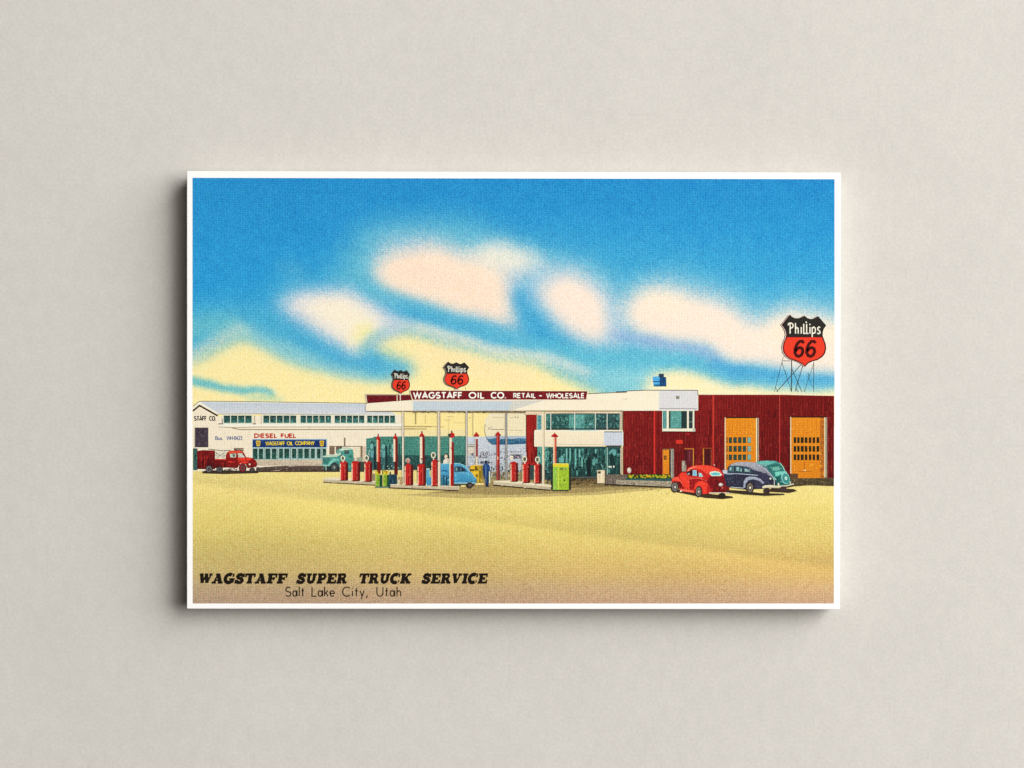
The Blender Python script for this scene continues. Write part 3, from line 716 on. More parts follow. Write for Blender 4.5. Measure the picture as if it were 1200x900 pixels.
gf.rect(655,536,661,542,(100,168,160)); gf.rect(694,538,700.6,543,(84,146,140)); gf.poly([(713,531),(716,527),(722,527),(722,533),(718,535)], (96,164,158))
gf.poly([(687,540),(690,534),(692,540),(693,560),(688,560)], (18,36,36)); gf.poly([(714,545),(715,533),(717,530),(719,534),(721,545)], (24,48,48))
gf.rect(713, 546, 716.8, 548, (220,224,210)); gf.rect(718.4, 545.6, 720, 548, (220,224,210))
gf.rect(711, 524.6, 712.2, 556, (150,190,176)); gf.rect(709,525,709.8,543,(90,150,140))
gf.rect(726.8, 524.6, 729.6, 555, (170,156,136)); gf.rect(727.2,525,728.2,555,(214,202,180))
gf.rect(668, 558.6, 742, 560.4, (80,84,76)); gf.speck(665,560,712,568,70,[(66,48,32),(110,84,58),(40,32,24),(90,76,54)], (.8,2.4), (.6,1.6))
ww = Part("corner_window", st, INK, "white framed teal corner window")
ww.rect(776, 480.8, 814.4, 505.6, (236,232,208)); ww.rect(776.6,481.4,781.2,502.2,(92,152,148)); ww.rect(783.8,481.6,805,502.2,(36,48,44)); ww.rect(785.6,482,798.4,501.6,(92,158,150)); ww.speck(785.6,482,798.4,501.6,50,[(76,140,132),(108,176,168)])
ww.rect(799,482,804.4,502,(34,56,54)); ww.rect(807.2,481.6,811.6,502,(44,58,58)); ww.rect(807.2,494,811.6,494.7,(150,160,150)); ww.rect(811.7,482,812.7,503,(220,222,200)); ww.rect(813.6,481,815,502.6,(96,20,20)); ww.line([(777,505.6),(815,505.9)], .5, (70,30,24)); ww.rect(812,502.4,815,505.4,(190,190,170))
nd = Part("notice_plate", st, INK); nd.rect(792, 515.6, 800, 520, (214,52,36)); nd.rect(804.5,507.5,808.2,509.4,(180,30,36))
od = Part("orange_door", st, INK, "narrow orange door with small dark panes")
od.rect(776.2, 525.8, 787, 527.4, (120,84,50)); od.rect(776.4, 527.2, 784.2, 556, (226,142,34), (220,130,30)); od.rect(776.4,527.2,777.2,556,(214,120,60)); od.rect(784.2, 527, 786, 558, (40,24,20))
for a, b_ in ((778,533.8),(779.8,533.8),(778,536.4),(779.8,536.4)): od.rect(a, b_, a+1.4, b_+2.2, (56,42,30))
gp = Part("grey_post", st, INK); gp.rect(786, 526, 789.8, 560, (142,136,126)); gp.rect(786.3,527,787.2,560,(180,176,160)); gp.rect(799, 540, 804.2, 552.4, (160,150,134)); gp.speck(799,540,804.2,552,12,[(120,114,104),(190,182,160)])
fdn = Part("framed_doorway", st, INK)
fdn.rect(802, 525.2, 813.2, 526.6, (186,110,46)); fdn.rect(812, 526, 813.1, 546, (206,140,48)); fdn.rect(803,527,812,545,(96,26,36)); fdn.rect(802.6,527,805,540,(70,20,26)); fdn.rect(807.4,529,808.6,540,(130,60,66))
fdn.rect(822.6,524.8,834,526,(150,70,40)); fdn.rect(823.6, 526, 825, 546, (206,130,46)); fdn.rect(825.2,527,833,546,(70,16,20)); fdn.rect(833,527,833.8,546,(170,80,46))
lm = Part("globe_lamp", st, INK_SOFT); lm.ell(737.4, 551.2, 2.4, 3.4, (196,184,168)); lm.ell(737, 550.6, 1.5, 2.4, (226,218,200))
def garage(x0, x1, xd, cols, ytop, label):
    g = Part("garage_door", st, INK, label)
    g.rect(x0-1.4, ytop, x0+.1, 560, (232,206,166)); g.rect(x0, ytop+.8, x1, 560.4, (228,140,28), (218,130,24))
    g.rect(x0, ytop-.6, x1+1, ytop+.8, (40,20,16))
    if xd: g.rect(xd, ytop+.8, x1, 560.2, (178,104,34)); g.speck(xd,ytop+2,x1,558,50,[(150,80,30),(204,124,40),(120,66,30)])
    for k in range(7): g.rect(x0 + (x1-x0)*(k+.7)/7.6, ytop+2, x0 + (x1-x0)*(k+.7)/7.6+.35, 511, (196,112,30))
    g.speck(x0+.5, ytop+1.5, x1-.5, 558, 90, [(214,128,30),(240,166,50),(206,116,26)], (.6,1.6), (.8,2.4))
    g.rect(x1, ytop+.6, x1+1.3, 559.6, (236,226,184)); g.rect(x1+1.3, ytop+.6, x1+2.6, 559.6, (96,90,84)); g.rect(x1+2.4, ytop+.6, x1+3.2, 559.6, (190,170,140))
    pn = Part("window_panes", g, INK)
    for (a, b_) in ((512.4,519.2),(522.6,529.4),(532.6,539.2)):
        for i, (c0, c1) in enumerate(cols):
            pn.rect(c0, a, c1, b_, (52,42,18) if xd else (34,52,44)); pn.rect(c0+.5, a+.8, c1-.6, b_-1, (38,34,20) if xd else (44,74,66))
            if not xd and i == len(cols)-1: pn.rect(c0+.4, a+.2, c1, b_-.4, (120,170,160))
    return g
garage(850.6, 886, None, ((851.4,852.6),(854,857.8),(859.4,863.4),(864.8,869),(870.4,874.2),(875.8,880)), 489.2, "orange garage door behind the parked cars")
garage(927.4, 966, 961, ((930,933.1),(934.1,937.1),(938.3,941.8),(943,946.1),(947.8,950.7),(952.2,955.2),(956.8,960)), 488.6, "orange garage door nearest the right border")
gx_ = Part("door_base_shade", st, INK)
gx_.poly([(905,559),(929,559.4),(929,560.4),(977.2,560),(977.2,569.6),(962,569),(947,568.6),(930,570),(915,573)], (92,78,52), (70,60,40)); gx_.speck(927,560,977,569,90,[(60,52,34),(116,100,66),(48,40,28)], (.8,2.4), (.6,1.4)); gx_.rect(926,555,935,561,(92,66,44))
gx_.rect(942,541.4,943.2,551,(180,100,30)); gx_.rect(941.6,550.4,944.6,551.6,(236,200,140)); gx_.rect(936,552,951,552.8,(170,96,30))

# ------------------------------------------------------------------ canopy with its name board
cn = Part("printed_canopy", mat=INK_SOFT, label="cream canopy with a maroon name board")
cn.poly([(428.6,473.8),(481,469.2),(690,468.2),(730,467),(730,481.6),(616,482),(428.8,482)], (246,236,210))
cn.poly([(484,469.4),(600,469.6),(598,482),(484,482)], (198,210,216)); cn.poly([(600,469.6),(640,468.6),(596,482),(598,476)], (214,212,200))
cn.rect(482.6,469,484,482,(240,234,216)); cn.line([(484,469.8),(600,469.8)], 1.0, (232,216,204))
ed = Part("canopy_edge", cn, INK)
ed.poly([(428.6,481.6),(470,481.4),(616,481.2),(616,484),(520,483.2),(470,482.6),(428.6,482.2)], (128,108,70)); ed.rect(490,481.6,615,483.2,(118,100,72)); ed.speck(484,481.4,615,484,110,[(80,64,44),(160,146,104),(140,128,110)], (.8,3), (.5,1.2))
ed.rect(616,481,730,482.2,(140,124,84)); ed.poly([(616,482.2),(636,482.2),(636,485),(616,486)], (230,206,176))
bk = Part("rear_panel", cn, INK)
bk.poly([(427.8,461.6),(481,462.4),(481.8,469.4),(430.4,473.6)], (244,234,208)); bk.poly([(429.2,462.8),(481,463),(482.4,468.8),(430.6,472.6)], (106,20,28))
bk.line([(428.2,462),(480.6,462.6)], .6, (120,100,80)); bk.rect(464.8,463,466,470.8,(226,206,180)); bk.speck(431,463.2,480,469,40,[(84,14,20),(128,36,40)], (1,3), (.6,1.4))
nb = Part("name_board", cn, INK, "maroon board reading WAGSTAFF OIL CO. RETAIL - WHOLESALE")
nb.poly([(479.6,457.2),(689.2,458.2),(687.4,469.2),(483.0,469.4)], (246,232,206)); nb.poly([(480.6,457.9),(688.4,458.9),(686.6,468.2),(483.8,468.4)], (118,24,30))
nb.speck(484,458.8,686,468,150,[(96,16,24),(136,34,36),(108,22,34)], (1,3), (.6,1.6)); nb.line([(481,457.8),(688,458.8)], .6, (110,60,40))
lt = Part("lettering", nb, INK_LINE)
WH_ = (255,252,240)
text(lt, "WAGSTAFF", 484, 542, 467.2, 7.9, 1.6, WH_, gap=.27); text(lt, "OIL", 549.2, 568, 467.2, 7.9, 1.6, WH_, gap=.36)
text(lt, "CO.", 575, 593.4, 467.2, 7.9, 1.6, WH_, gap=.28); text(lt, "RETAIL", 601.4, 628, 466.6, 6.1, 1.2, WH_, gap=.3)
lt.rect(631.8, 463.2, 635, 464.4, WH_); text(lt, "WHOLESALE", 640, 685, 466.8, 6.2, 1.15, WH_, gap=.27)
def column(x0, x1, y0, y1, c1, c2):
    p = Part("canopy_column", cn, INK_SOFT); m_ = x0 + (x1-x0)*.62
    p.rect(x0, y0, m_, y1, c1); p.rect(m_, y0, x1, y1, c2)
column(471.4, 473.8, 482.2, 568, (238,230,206), (150,130,100)); column(513, 516.2, 482, 569.6, (226,214,190), (160,144,120))
column(546, 548, 481.4, 545, (206,202,196), (140,130,134)); column(592.4, 594.6, 484, 562, (166,164,156), (124,120,118)); column(635.4, 638.2, 482.4, 568, (236,224,190), (186,168,134))
sl = Part("sightline", cn, INK_SOFT)
for x, a, b_, c in ((487.4,483.5,497,(130,118,70)),(498.3,485,497,(200,176,110)),(525.6,488,512,(226,208,150)),(554.6,484,510,(214,198,160))): sl.rect(x-.35, a, x+.4, b_, c)
for x0, x1, y in ((474,506,499.3),(474,498,502.2),(521,529,492.2),(531,545,495.4),(524,532,488.2)): sl.line([(x0,y),(x1,y+.1)], .5, (196,176,120))
sl.rect(549.6,489,551,490,(120,110,60))

# ------------------------------------------------------------------ road shields on the roof
SH = [(925.5,368.8),(928,371.4),(931.5,373),(936,373),(940,371.8),(942.6,370),(945.6,372.6),(949.5,374),(954,373.4),(958.6,370.6),(968,381.6),(965.2,385.2),(963.9,389.5),(963.9,393.5),(965.4,398),(967.4,403),(968,408.5),(966.6,414),(963.4,418.4),(958,421.8),(951,423.8),(946.6,426),(943.2,429.8),(939.2,426.4),(934,423.6),(926,421),(921,417.4),(918,412.6),(917.2,407),(918.2,401.6),(920.6,396.4),(921.4,392),(920.4,387.4),(918.4,384),(916,380.8)]
def inset(P, d):
    n = len(P); out = []
    for i in range(n):
        a, p, b_ = P[i-1], P[i], P[(i+1) % n]
        d0 = (p[0]-a[0], p[1]-a[1]); d1 = (b_[0]-p[0], b_[1]-p[1])
        l0, l1 = math.hypot(*d0), math.hypot(*d1)
        m = (-(d0[1]/l0 + d1[1]/l1), d0[0]/l0 + d1[0]/l1); ml = math.hypot(*m) or 1
        out.append((p[0] + m[0]/ml*d, p[1] + m[1]/ml*d))
    return out
SIX = [(.92,.86),(.74,.985),(.5,.97),(.27,.80),(.12,.5),(.12,.24),(.28,.05),(.52,.0),(.76,.09),(.88,.3),(.8,.5),(.58,.58),(.34,.5),(.16,.34)]
PHI = {'P': [[(.0,.78),(.06,.95),(.28,1.0)] + arc(.28,.76,.34,.24,70,-70,6) + [(.25,.5)], [(.24,.93),(.24,0)]],
       'h': [[(0,0),(0,1)], [(0,.42),(.14,.58),(.26,.5),(.28,0)]], 'i': [[(0,0),(0,.62)]], 'j': [[(0,0),(0,.62)], [(0,.8),(0,.92)]],
       'l': [[(0,.92),(0,0.02),(.2,.02)]], 'p': [[(0,-.32),(0,.62)], [(0,.5),(.16,.62),(.3,.5),(.32,.3),(.26,.08),(.1,.02),(0,.1)]],
       's': [[(.3,.56),(.18,.64),(.05,.52),(.1,.36),(.26,.24),(.3,.1),(.16,-.02),(0,.06)]]}
def shield(x0, x1, y0, y1, big, label):
    sx, sy = (x1-x0)/52.5, (y1-y0)/61.2
    T = lambda p: (x0 + (p[0]-915.6)*sx, y0 + (p[1]-368.7)*sy)
    s = Part("printed_road_shield", mat=INK_LINE, label=label)
    k = (sx+sy)/2
    back = [T((p[0]-1.6, p[1]+.3)) for p in SH]
    if big:
        s.poly([(p[0]-.2, p[1]) for p in back], (40,40,36)); s.poly([(p[0]+.5, p[1]-.1) for p in inset(back,.2)], (236,226,214)); s.poly([(p[0]-.2,p[1]) for p in [T(q) for q in SH]], (190,44,38))
    else:
        s.poly([(p[0]-.1, p[1]) for p in back], (70,62,54)); s.poly([(p[0]+.3, p[1]) for p in inset(back,.35)], (190,176,160))
    P = [T(p) for p in SH]
    s.poly([(p[0]+.2, p[1]) for p in P], (74,14,14) if big else (70,22,18))
    Q = inset(P, 1.35*k if big else .9)
    yc = T((0, 394.8))[1]
    def clip(P, y, keep_top):
        out = []
        for i in range(len(P)):
            a, b_ = P[i], P[(i+1) % len(P)]
            ia = (a[1] <= y) == keep_top; ib = (b_[1] <= y) == keep_top
            if ia: out.append(a)
            if ia != ib:
                t = (y-a[1])/(b_[1]-a[1]); out.append((a[0]+(b_[0]-a[0])*t, y))
        return out
    s.poly(clip(inset(P, .1), yc-.2, True), (42,40,36)); s.poly(clip(Q, yc+.5*k, False), (236,62,38))
    f = Part("numerals", s, INK_LINE)
    for ox in (930.2, 944.0):
        pts = [T((ox + q[0]*12.2 + (q[1]-.4)*1.2, 417.6 - q[1]*18.0)) for q in SIX]
        f.line(pts, 3.5*k, (70,12,10) )
    w = Part("lettering", s, INK_LINE)
    lay = [('P',923.6),('h',932.2),('i',938.9),('l',941.8),('l',945.2),('j',949.1) ,('p',951.7),('s',957.4)]
    for ch, ox in lay:
        for p in PHI[ch]:
            top = 12.4 if ch != 'p' else 12.4
            w.line([T((ox + q[0]*(9.6 if ch in 'P' else 12.0 if ch in 'ps' else 11.6), 391.0 - q[1]*top)) for q in p], (1.35 if big else 1.75)*k, (250,246,226) if big else (226,222,206))
    if big: w.ell(944.8, 377.6, .9, .9, (250,246,226))
    return s
tw = Part("printed_sign_tower", mat=INK_LINE, label="thin dark lattice legs beneath the large shield")
DK = (52,58,52)
for a, b_, w in (((918,418),(907.4,459.4),.55),((916,424),(927.6,459),.6),((927.6,422),(927.6,459),1.1),((938.6,427.4),(910.2,459),.8),((927.8,432),(939.8,459.4),.75),((940.6,429),(931.6,459),.85),((953.6,426),(942.2,459.4),.55),((953.6,424),(953.4,459.4),.7),((946.8,436),(948.6,444),.5),((948.6,444),(951,453),.4),((916.6,422.8),(926,423),.7),((908.4,453),(911.6,459.4),.5),((932.4,455),(935.8,459.6),.8)):
    tw.line([a, b_], w, DK)
shield(915.6, 968.2, 368.6, 430.0, True, "large black and red shield on a lattice tower above the garage doors")
pl_ = Part("printed_shield_post", mat=INK_SOFT, label="slim white post under the smallest shield"); pl_.rect(468.6, 460, 469.6, 469.6, (240,222,206)); pl_.rect(467.6,461.4,470.8,463,(240,222,206))
pm_ = Part("printed_sign_bracket", mat=INK_LINE, label="short bracket under the middle shield"); pm_.rect(545.2,454,546,456.4,(100,120,80)); pm_.rect(533,456,539,457.8,(240,214,190))
shield(519.8, 549.8, 423.8, 456.6, False, "middle-sized black and red shield above the name board")
shield(458.8, 480.4, 432.9, 461.8, False, "smallest black and red shield above the rear panel")

# ------------------------------------------------------------------ planter, dispensers
pt = Part("printed_planter", mat=INK, label="kerbed planter with yellow flowers along the red wall")
pt.poly([(709,556),(740,556),(740,568.5),(709,567)], (112,100,88)); pt.speck(709,556,740,567,50,[(80,70,62),(140,128,112)])
pt.poly([(735,556),(786,555.6),(787,564),(735,562.4)], (40,60,26))
pt.rect(733, 560.8, 787, 564, (44,84,84)); pt.poly([(722,562.4),(787,563.8),(788,571),(722,567.4)], (170,160,138), (146,134,114)); pt.speck(724,564,787,569.6,70,[(120,110,94),(190,180,156)], (1,3), (.5,1.2))
pt.poly([(709,567),(722,567.4),(788,570.6),(788,572),(709,568.4)], (50,38,28))
fl = Part("flowers", pt, INK)
fl.speck(735.5, 556, 785.5, 561, 80, [(46,72,24),(90,120,30),(60,90,28)], (.8,2), (.8,1.8)); fl.speck(735.5, 556, 785.5, 560.6, 70, [(222,196,30),(190,170,40),(232,170,30),(160,190,40)], (.8,2.0), (.6,1.4))
wd = Part("printed_dispenser", mat=INK, label="white dispenser against the showroom glass")
wd.rect(699.8,551,709,566.2,(232,216,180)); wd.rect(707.4,551,709,566,(206,186,150)); wd.rect(700.6,552.2,704,555,(66,60,48)); wd.rect(706.4,545,707,551,(120,150,140)); wd.rect(701.8,558,702.8,559,(160,120,90)); wd.rect(709,552,710,566,(50,44,36))

# ------------------------------------------------------------------ trucks by the warehouse
def wheel(parent, x, y, rx, ry, rim=(120,112,104), hub=(200,194,184)):
    w = Part("wheel", parent, INK)
    w.ell(x, y, rx, ry, (44,40,36)); w.ell(x-.2, y, rx*.78, ry*.8, rim); w.ell(x-.1, y, rx*.48, ry*.5, (90,84,78)); w.ell(x, y, rx*.24, ry*.24, hub)
rt = Part("printed_red_truck", mat=INK, label="red stake truck beside the warehouse door")
rt.poly([(236,553),(242,551),(300,551.6),(304,553),(302,554.6),(262,555.6),(238,554.8)], (60,48,38))
rt.rect(251.6, 529, 265, 538.4, (222,216,196)); rt.speck(252,530,264,538,16,[(120,116,104),(240,236,216),(80,76,70)], (.6,2), (.4,.9)); rt.line([(252.6,530),(263,537)], .5, (120,110,90)); rt.line([(254,536),(263,530.6)], .5, (120,110,90)); rt.line([(244,526.4),(262,528.2),(270,527.8)], 1.0, (120,112,96))
stk = Part("stake_bed", rt, INK)
stk.poly([(231,528.4),(238,527.4),(252,528),(252,537.6),(265,538),(266,548),(252,548.6),(252,550),(231,549.6)], (128,20,22), (84,12,16)); ribs(stk, 231.5, 251, 529, 548, 30, (80,12,14), (176,44,36)); stk.rect(252,537.8,266,539.2,(214,56,40)); stk.speck(253,540,266,548,24,[(84,12,14),(160,40,36)], (.4,.9), (1.5,4)); stk.rect(231,538.4,252,539.4,(104,18,18))
cb = Part("cab", rt, INK)
cb.poly([(264.6,548),(264.6,534),(266,530),(270,528),(282,528),(285.6,530),(288.4,535.6),(296,536.6),(300,539.6),(301.4,543.4),(300.6,547.8),(290,548.6),(288,544),(282,543),(278,548.6)], (166,30,28), (112,18,20))
cb.poly([(267,530.4),(270,528.4),(282,528.4),(285,530.6),(268,531.4)], (224,78,54)); cb.poly([(278,536.4),(288,536),(296,537.2),(292,539.6),(280,540)], (230,66,44)); cb.poly([(279,544.4),(282,540.8),(288,540.2),(292,541.4),(288,543),(283,543)], (224,58,44)); cb.poly([(268,540.2),(275,540.8),(274,542.4),(269,541.8)], (224,56,42))
cb.poly([(269.2,532),(276.6,531.4),(276.6,536),(270,536)], (196,216,190)); cb.rect(272.6,532,275.6,535.4,(60,124,112)); cb.poly([(278.4,531.2),(284,531.2),(287,536),(279.4,536)], (206,218,202)); cb.line([(284,531.4),(287.6,536.2)], .7, (90,30,28)); cb.speck(289,540,301,547.6,16,[(90,14,16),(200,60,46)], (.5,1), (.8,2)); cb.rect(291.4,543.2,293.6,545,(230,216,196)); cb.line([(291,549.4),(301.4,547.4)], 1.1, (222,214,204))
cb.speck(266,532,289,547,26,[(140,24,24),(206,60,46),(110,16,18)],(.5,1.3),(.6,2)); stk.speck(231.5,529,251,549,30,[(84,12,16),(168,40,36),(60,10,12)],(.4,.9),(1,4))
wheel(rt, 245.2, 549.6, 4.4, 4.4, (104,104,108), (70,66,60)); wheel(rt, 257.4, 550.4, 4, 3.8, (80,80,84), (66,60,56)); wheel(rt, 284.4, 548.4, 4.6, 5.4, (140,26,36), (112,22,34)); wheel(rt, 295.6, 551, 3.4, 3, (66,58,50), (50,44,40))
fr = Part("chassis", rt, INK); fr.speck(262,548.6,278,552,30,[(70,66,60),(120,116,106),(44,40,36)], (.8,2.4), (.5,1.2))

gt2 = Part("printed_green_truck", mat=INK, label="teal truck nosing out beside the left island")
gt2.poly([(394,531),(394.6,528),(397,526),(402,524.4),(410,524.8),(413.4,527),(414.2,530),(414.2,552),(380,552),(379,545),(377.8,543),(378,535.6),(382,533.6),(392,533),(396,532)], (84,164,150), (56,124,116))
gt2.poly([(378.4,534.4),(384,533.2),(393,532.8),(399,530.4),(400,532.4),(394,535.4),(379,536)], (190,214,190)); gt2.poly([(397,527.6),(401.6,525),(409,525.2),(412,526.8),(400,528.2)], (206,222,196)); gt2.poly([(378.4,536),(386,536),(387,541),(383,544),(378.4,542.6)], (58,120,112))
gt2.poly([(378.6,544),(384,545),(386.4,540.4),(391,537.4),(396,537.6),(398.6,540.6),(394,540),(390,541.6),(387.6,545.6),(380,546.6)], (122,196,182)); gt2.rect(380,546.6,398,552,(40,48,46)); gt2.line([(374.6,544.6),(386,545.2)], 1.1, (150,200,190)); gt2.rect(381.6,545,382.6,551,(170,190,180))
gt2.rect(399.6,531,401,549,(60,110,104)); gt2.rect(409,533,413.6,549,(66,136,124)); gt2.ell(410.8,535.4,1.1,.8,(30,60,60)); gt2.speck(401.5,533,413,550,26,[(66,140,128),(96,176,160),(56,116,108)],(.6,1.4),(.8,2.2)); gt2.speck(380,535,398,538,10,[(130,190,172),(70,140,128)],(.6,1.6),(.5,1))
gw = Part("window", gt2, INK); gw.poly([(395.4,528.4),(399.4,527.8),(399.6,530.4),(395.4,530.8)], (120,170,160)); gw.rect(403.6,527.4,408.8,531.8,(40,56,56)); gw.ell(406,529.4,1.6,1.8,(90,104,100))
wheel(gt2, 391.8, 547.6, 5, 5.6, (56,74,74), (140,160,160))


# ------------------------------------------------------------------ pump islands
def island(pts_top, pts_face, label):
    s = Part("printed_pump_island", mat=INK_SOFT, label=label)
    s.poly(pts_top, (232,222,192)); s.poly(pts_face, (206,192,160), (188,172,140))
    n = len(pts_face)//2
    s.line(pts_face[n:], 1.1, (44,36,28)); s.speck(pts_face[0][0]+1, pts_face[0][1]+1, pts_face[1][0]-1, pts_face[1][1]+1.5, 24, [(232,222,190),(164,148,120)], (.8,3), (.4,.8))
    return s
island([(379,560.4),(390,559.4),(441,563.6),(441,566),(379,562.4)], [(379,561.6),(441,565.2),(441,568.8),(378.6,565.2)], "kerbed pump island at the left")
island([(456,566.6),(500,565.8),(538,568.6),(538,571),(456,568.6)], [(456,567.8),(538,570.2),(537.6,575),(456,571.6)], "kerbed pump island in the middle")
island([(578,563.4),(600,562.8),(646,568.4),(646,571),(578,564.8)], [(578,564.4),(645.6,570.4),(645.6,574.4),(578,568.4)], "kerbed pump island at the right")

def pump(x, y0, y1, hw, label, head=None, dome=False, bright=(206,42,36)):
    s = Part("printed_fuel_pump", mat=INK, label=label)
    s.rect(x+hw-.4, y0+1.5, x+hw+1.2, y1, (70,16,14))
    body = [(x-hw, y0+2.4),(x-hw+1, y0+.6),(x-hw*.4, y0),(x+hw*.5, y0),(x+hw-.8, y0+.8),(x+hw, y0+2.4),(x+hw, y1),(x-hw, y1)]
    if dome: body = [(x-hw, y0+4),(x-hw*.75, y0+2),(x-hw*.3,y0),(x+hw*.3,y0),(x+hw*.8,y0+2.4),(x+hw,y0+4.4),(x+hw,y1),(x-hw,y1)]
    s.poly(body, (186,32,30), (158,24,24))
    s.rect(x-hw, y0+3, x-hw+1.3, y1-.4, (240,196,164)); s.rect(x-hw+1.3, y0+2.4, x-hw*.15, y1-1, bright); s.rect(x+hw*.35, y0+3, x+hw*.5, y1-1, (214,96,80)); s.rect(x+hw*.55, y0+2.5, x+hw, y1-.3, (112,18,18))
    s.rect(x-hw*.8,y1-.6,x+hw,y1+.3,(60,14,12)); s.rect(x-hw+.2,y0+8,x-hw+1,y0+9.6,(80,20,18))
    s.speck(x-hw+1, y0+3, x+hw-.4, y1-1, 12, [(150,20,20),(232,84,64),(120,16,18)], (.4,.9), (.8,2.4))
    if head:
        g = Part("globe", s, INK_SOFT)
        kind, gx0, gy0, r = head
        if kind == 'ring':
            g.ell(gx0, gy0, r*.86, r*1.15, (84,90,70)); g.ring(gx0, gy0, r*.78, r*1.05, 1.15, (236,230,200)); g.rect(gx0-.5, gy0+r*.9, gx0+.8, gy0+r*1.9, (232,222,196))
        elif kind == 'dome':
            g.ell(gx0, gy0, r, r, (176,180,160)); g.ell(gx0+.5, gy0+1, r*.5, r*.8, (216,130,110))
        else:
            g.rect(gx0-r*.7, gy0-r, gx0+r*.7, gy0+r*1.5, (240,226,200)); g.ell(gx0, gy0-r*.2, r, r*.9, (244,232,206)); g.rect(gx0-.4,gy0-.6,gx0+.8,gy0+.4,(170,110,90))
    return s
pump(402.5,540.4,563,4.3,"red pump with a ring globe, first from the left on the left island",('ring',401.8,537,2.6))
pump(416.4,540.2,563.6,4.5,"red pump with a plain white top, second on the left island",('stub',416.8,537.6,1.5))
pump(431,540.4,564.4,4.1,"red pump with a ring globe, beside the green bins",('ring',429.6,536.8,2.7))
# tall red and white standards
def standard(x, ycap, hw, segs, label, finial=True, ball=False):
    s = Part("printed_lamp_standard", mat=INK, label=label)
    for x0, x1, a, b_, c in segs: s.rect(x0, a, x1, b_, c)
    cp = Part("cap", s, INK_LINE)
    if finial: cp.poly([(x-.9,ycap+.4),(x-.7,ycap-2.2),(x,ycap-3),(x+.8,ycap-2),(x+.9,ycap+.4)], (40,32,28))
    if ball: cp.ell(x+.4, ycap+2.6, 3, 3, (190,34,34)); cp.ell(x-2.6, ycap+2.6, 1.4, 2, (50,60,50))
    else: cp.poly([(x,ycap-1.4),(x+.9,ycap),(x+hw,ycap+3.2),(x+hw*.8,ycap+4.2),(x-hw*.8,ycap+4.2),(x-hw,ycap+3.2),(x-.9,ycap)], (188,36,34)); cp.poly([(x,ycap+2.6),(x+hw,ycap+3.2),(x+hw*.8,ycap+4.2),(x,ycap+4.2)], (130,20,22))
    return s
standard(443.2,511,2.7,[(441.4,443,515,541,(236,190,150)),(443,445,515,541,(208,66,50)),(444.6,446,515,556,(106,20,18)),(442,444.8,541,556,(124,22,20))],"tall pink and red standard above the green bins")
standard(463.4,510.4,3,[(461,463,514,541,(240,222,190)),(463,464.2,514,541,(200,90,70)),(464,466.2,514,556.5,(100,22,20)),(462,464.4,541,556.5,(92,20,18))],"tall cream and maroon standard left of the first thick column")
bn = Part("printed_green_bin", mat=INK, label="yellow-green bins in the gap between the islands")
for x, w in ((440,4.8),(449,5)):
    bn.rect(x, 551.8, x+w+.8, 556.2, (214,196,50)); bn.rect(x+1.6,550.6,x+2.6,553,(120,100,40)); bn.rect(x, 556, x+w, 570 + (x-440)*.12, (134,172,52)); bn.rect(x+w, 556.6, x+w+3.4, 570+(x-440)*.12, (28,72,48)); bn.rect(x+.2,556,x+1.2,569.8,(170,200,80)); bn.speck(x,557,x+w,569,10,[(110,150,44),(160,190,70)])
bn.rect(443,545,445.6,555,(118,24,20)); bn.rect(448,551,449,556,(60,60,40)); bn.rect(452.4,552,453.8,555.6,(170,120,30)); bn.rect(440,570,456,571.4,(70,110,110))
db = Part("printed_oil_cans", mat=INK, label="dark blue oil cans beside the green bins")
db.rect(456, 555.8, 465.4, 567.4, (36,72,92)); db.speck(456,556,465.4,567,30,[(24,50,70),(56,100,120),(30,56,60)], (.6,1.2), (1.5,5)); db.rect(457,552.6,458.2,556.4,(70,60,50)); db.rect(467,558.8,472.4,568,(176,150,110)); db.rect(466.2,562,468.4,568,(226,216,180)); db.rect(435.6,555,439.6,563.6,(150,128,100))
pump(478.6,543.4,568.6,4.6,"domed red pump, first on the middle island",('dome',477.8,539.6,2.9),dome=True)
standard(494.4,507.6,3.3,[(492,494.8,512,541,(238,222,192)),(494.8,496,512,537,(196,76,64)),(495.6,497.8,512,546,(96,18,18)),(493.4,495,537,539,(120,30,28))],"tall cream and maroon standard rising from the middle island", True)
pump(493.6,543.8,569,4.4,"red pump under the tall standard on the middle island",('stub',493.4,540.4,1.6))
man = Part("printed_attendant", mat=INK, label="attendant in white beyond the light blue car")
man.ell(523, 534, 2.6, 2.8, (54,60,50)); man.ell(522.6, 534.8, 1.9, 2.2, (232,206,176)); man.poly([(519,544),(519.6,539.6),(521.6,537.2),(525,537),(527,539),(527,544)], (228,218,198)); man.speck(520,538,526,543,8,[(200,180,160),(244,238,220)], (.5,1.2), (.5,1.4))

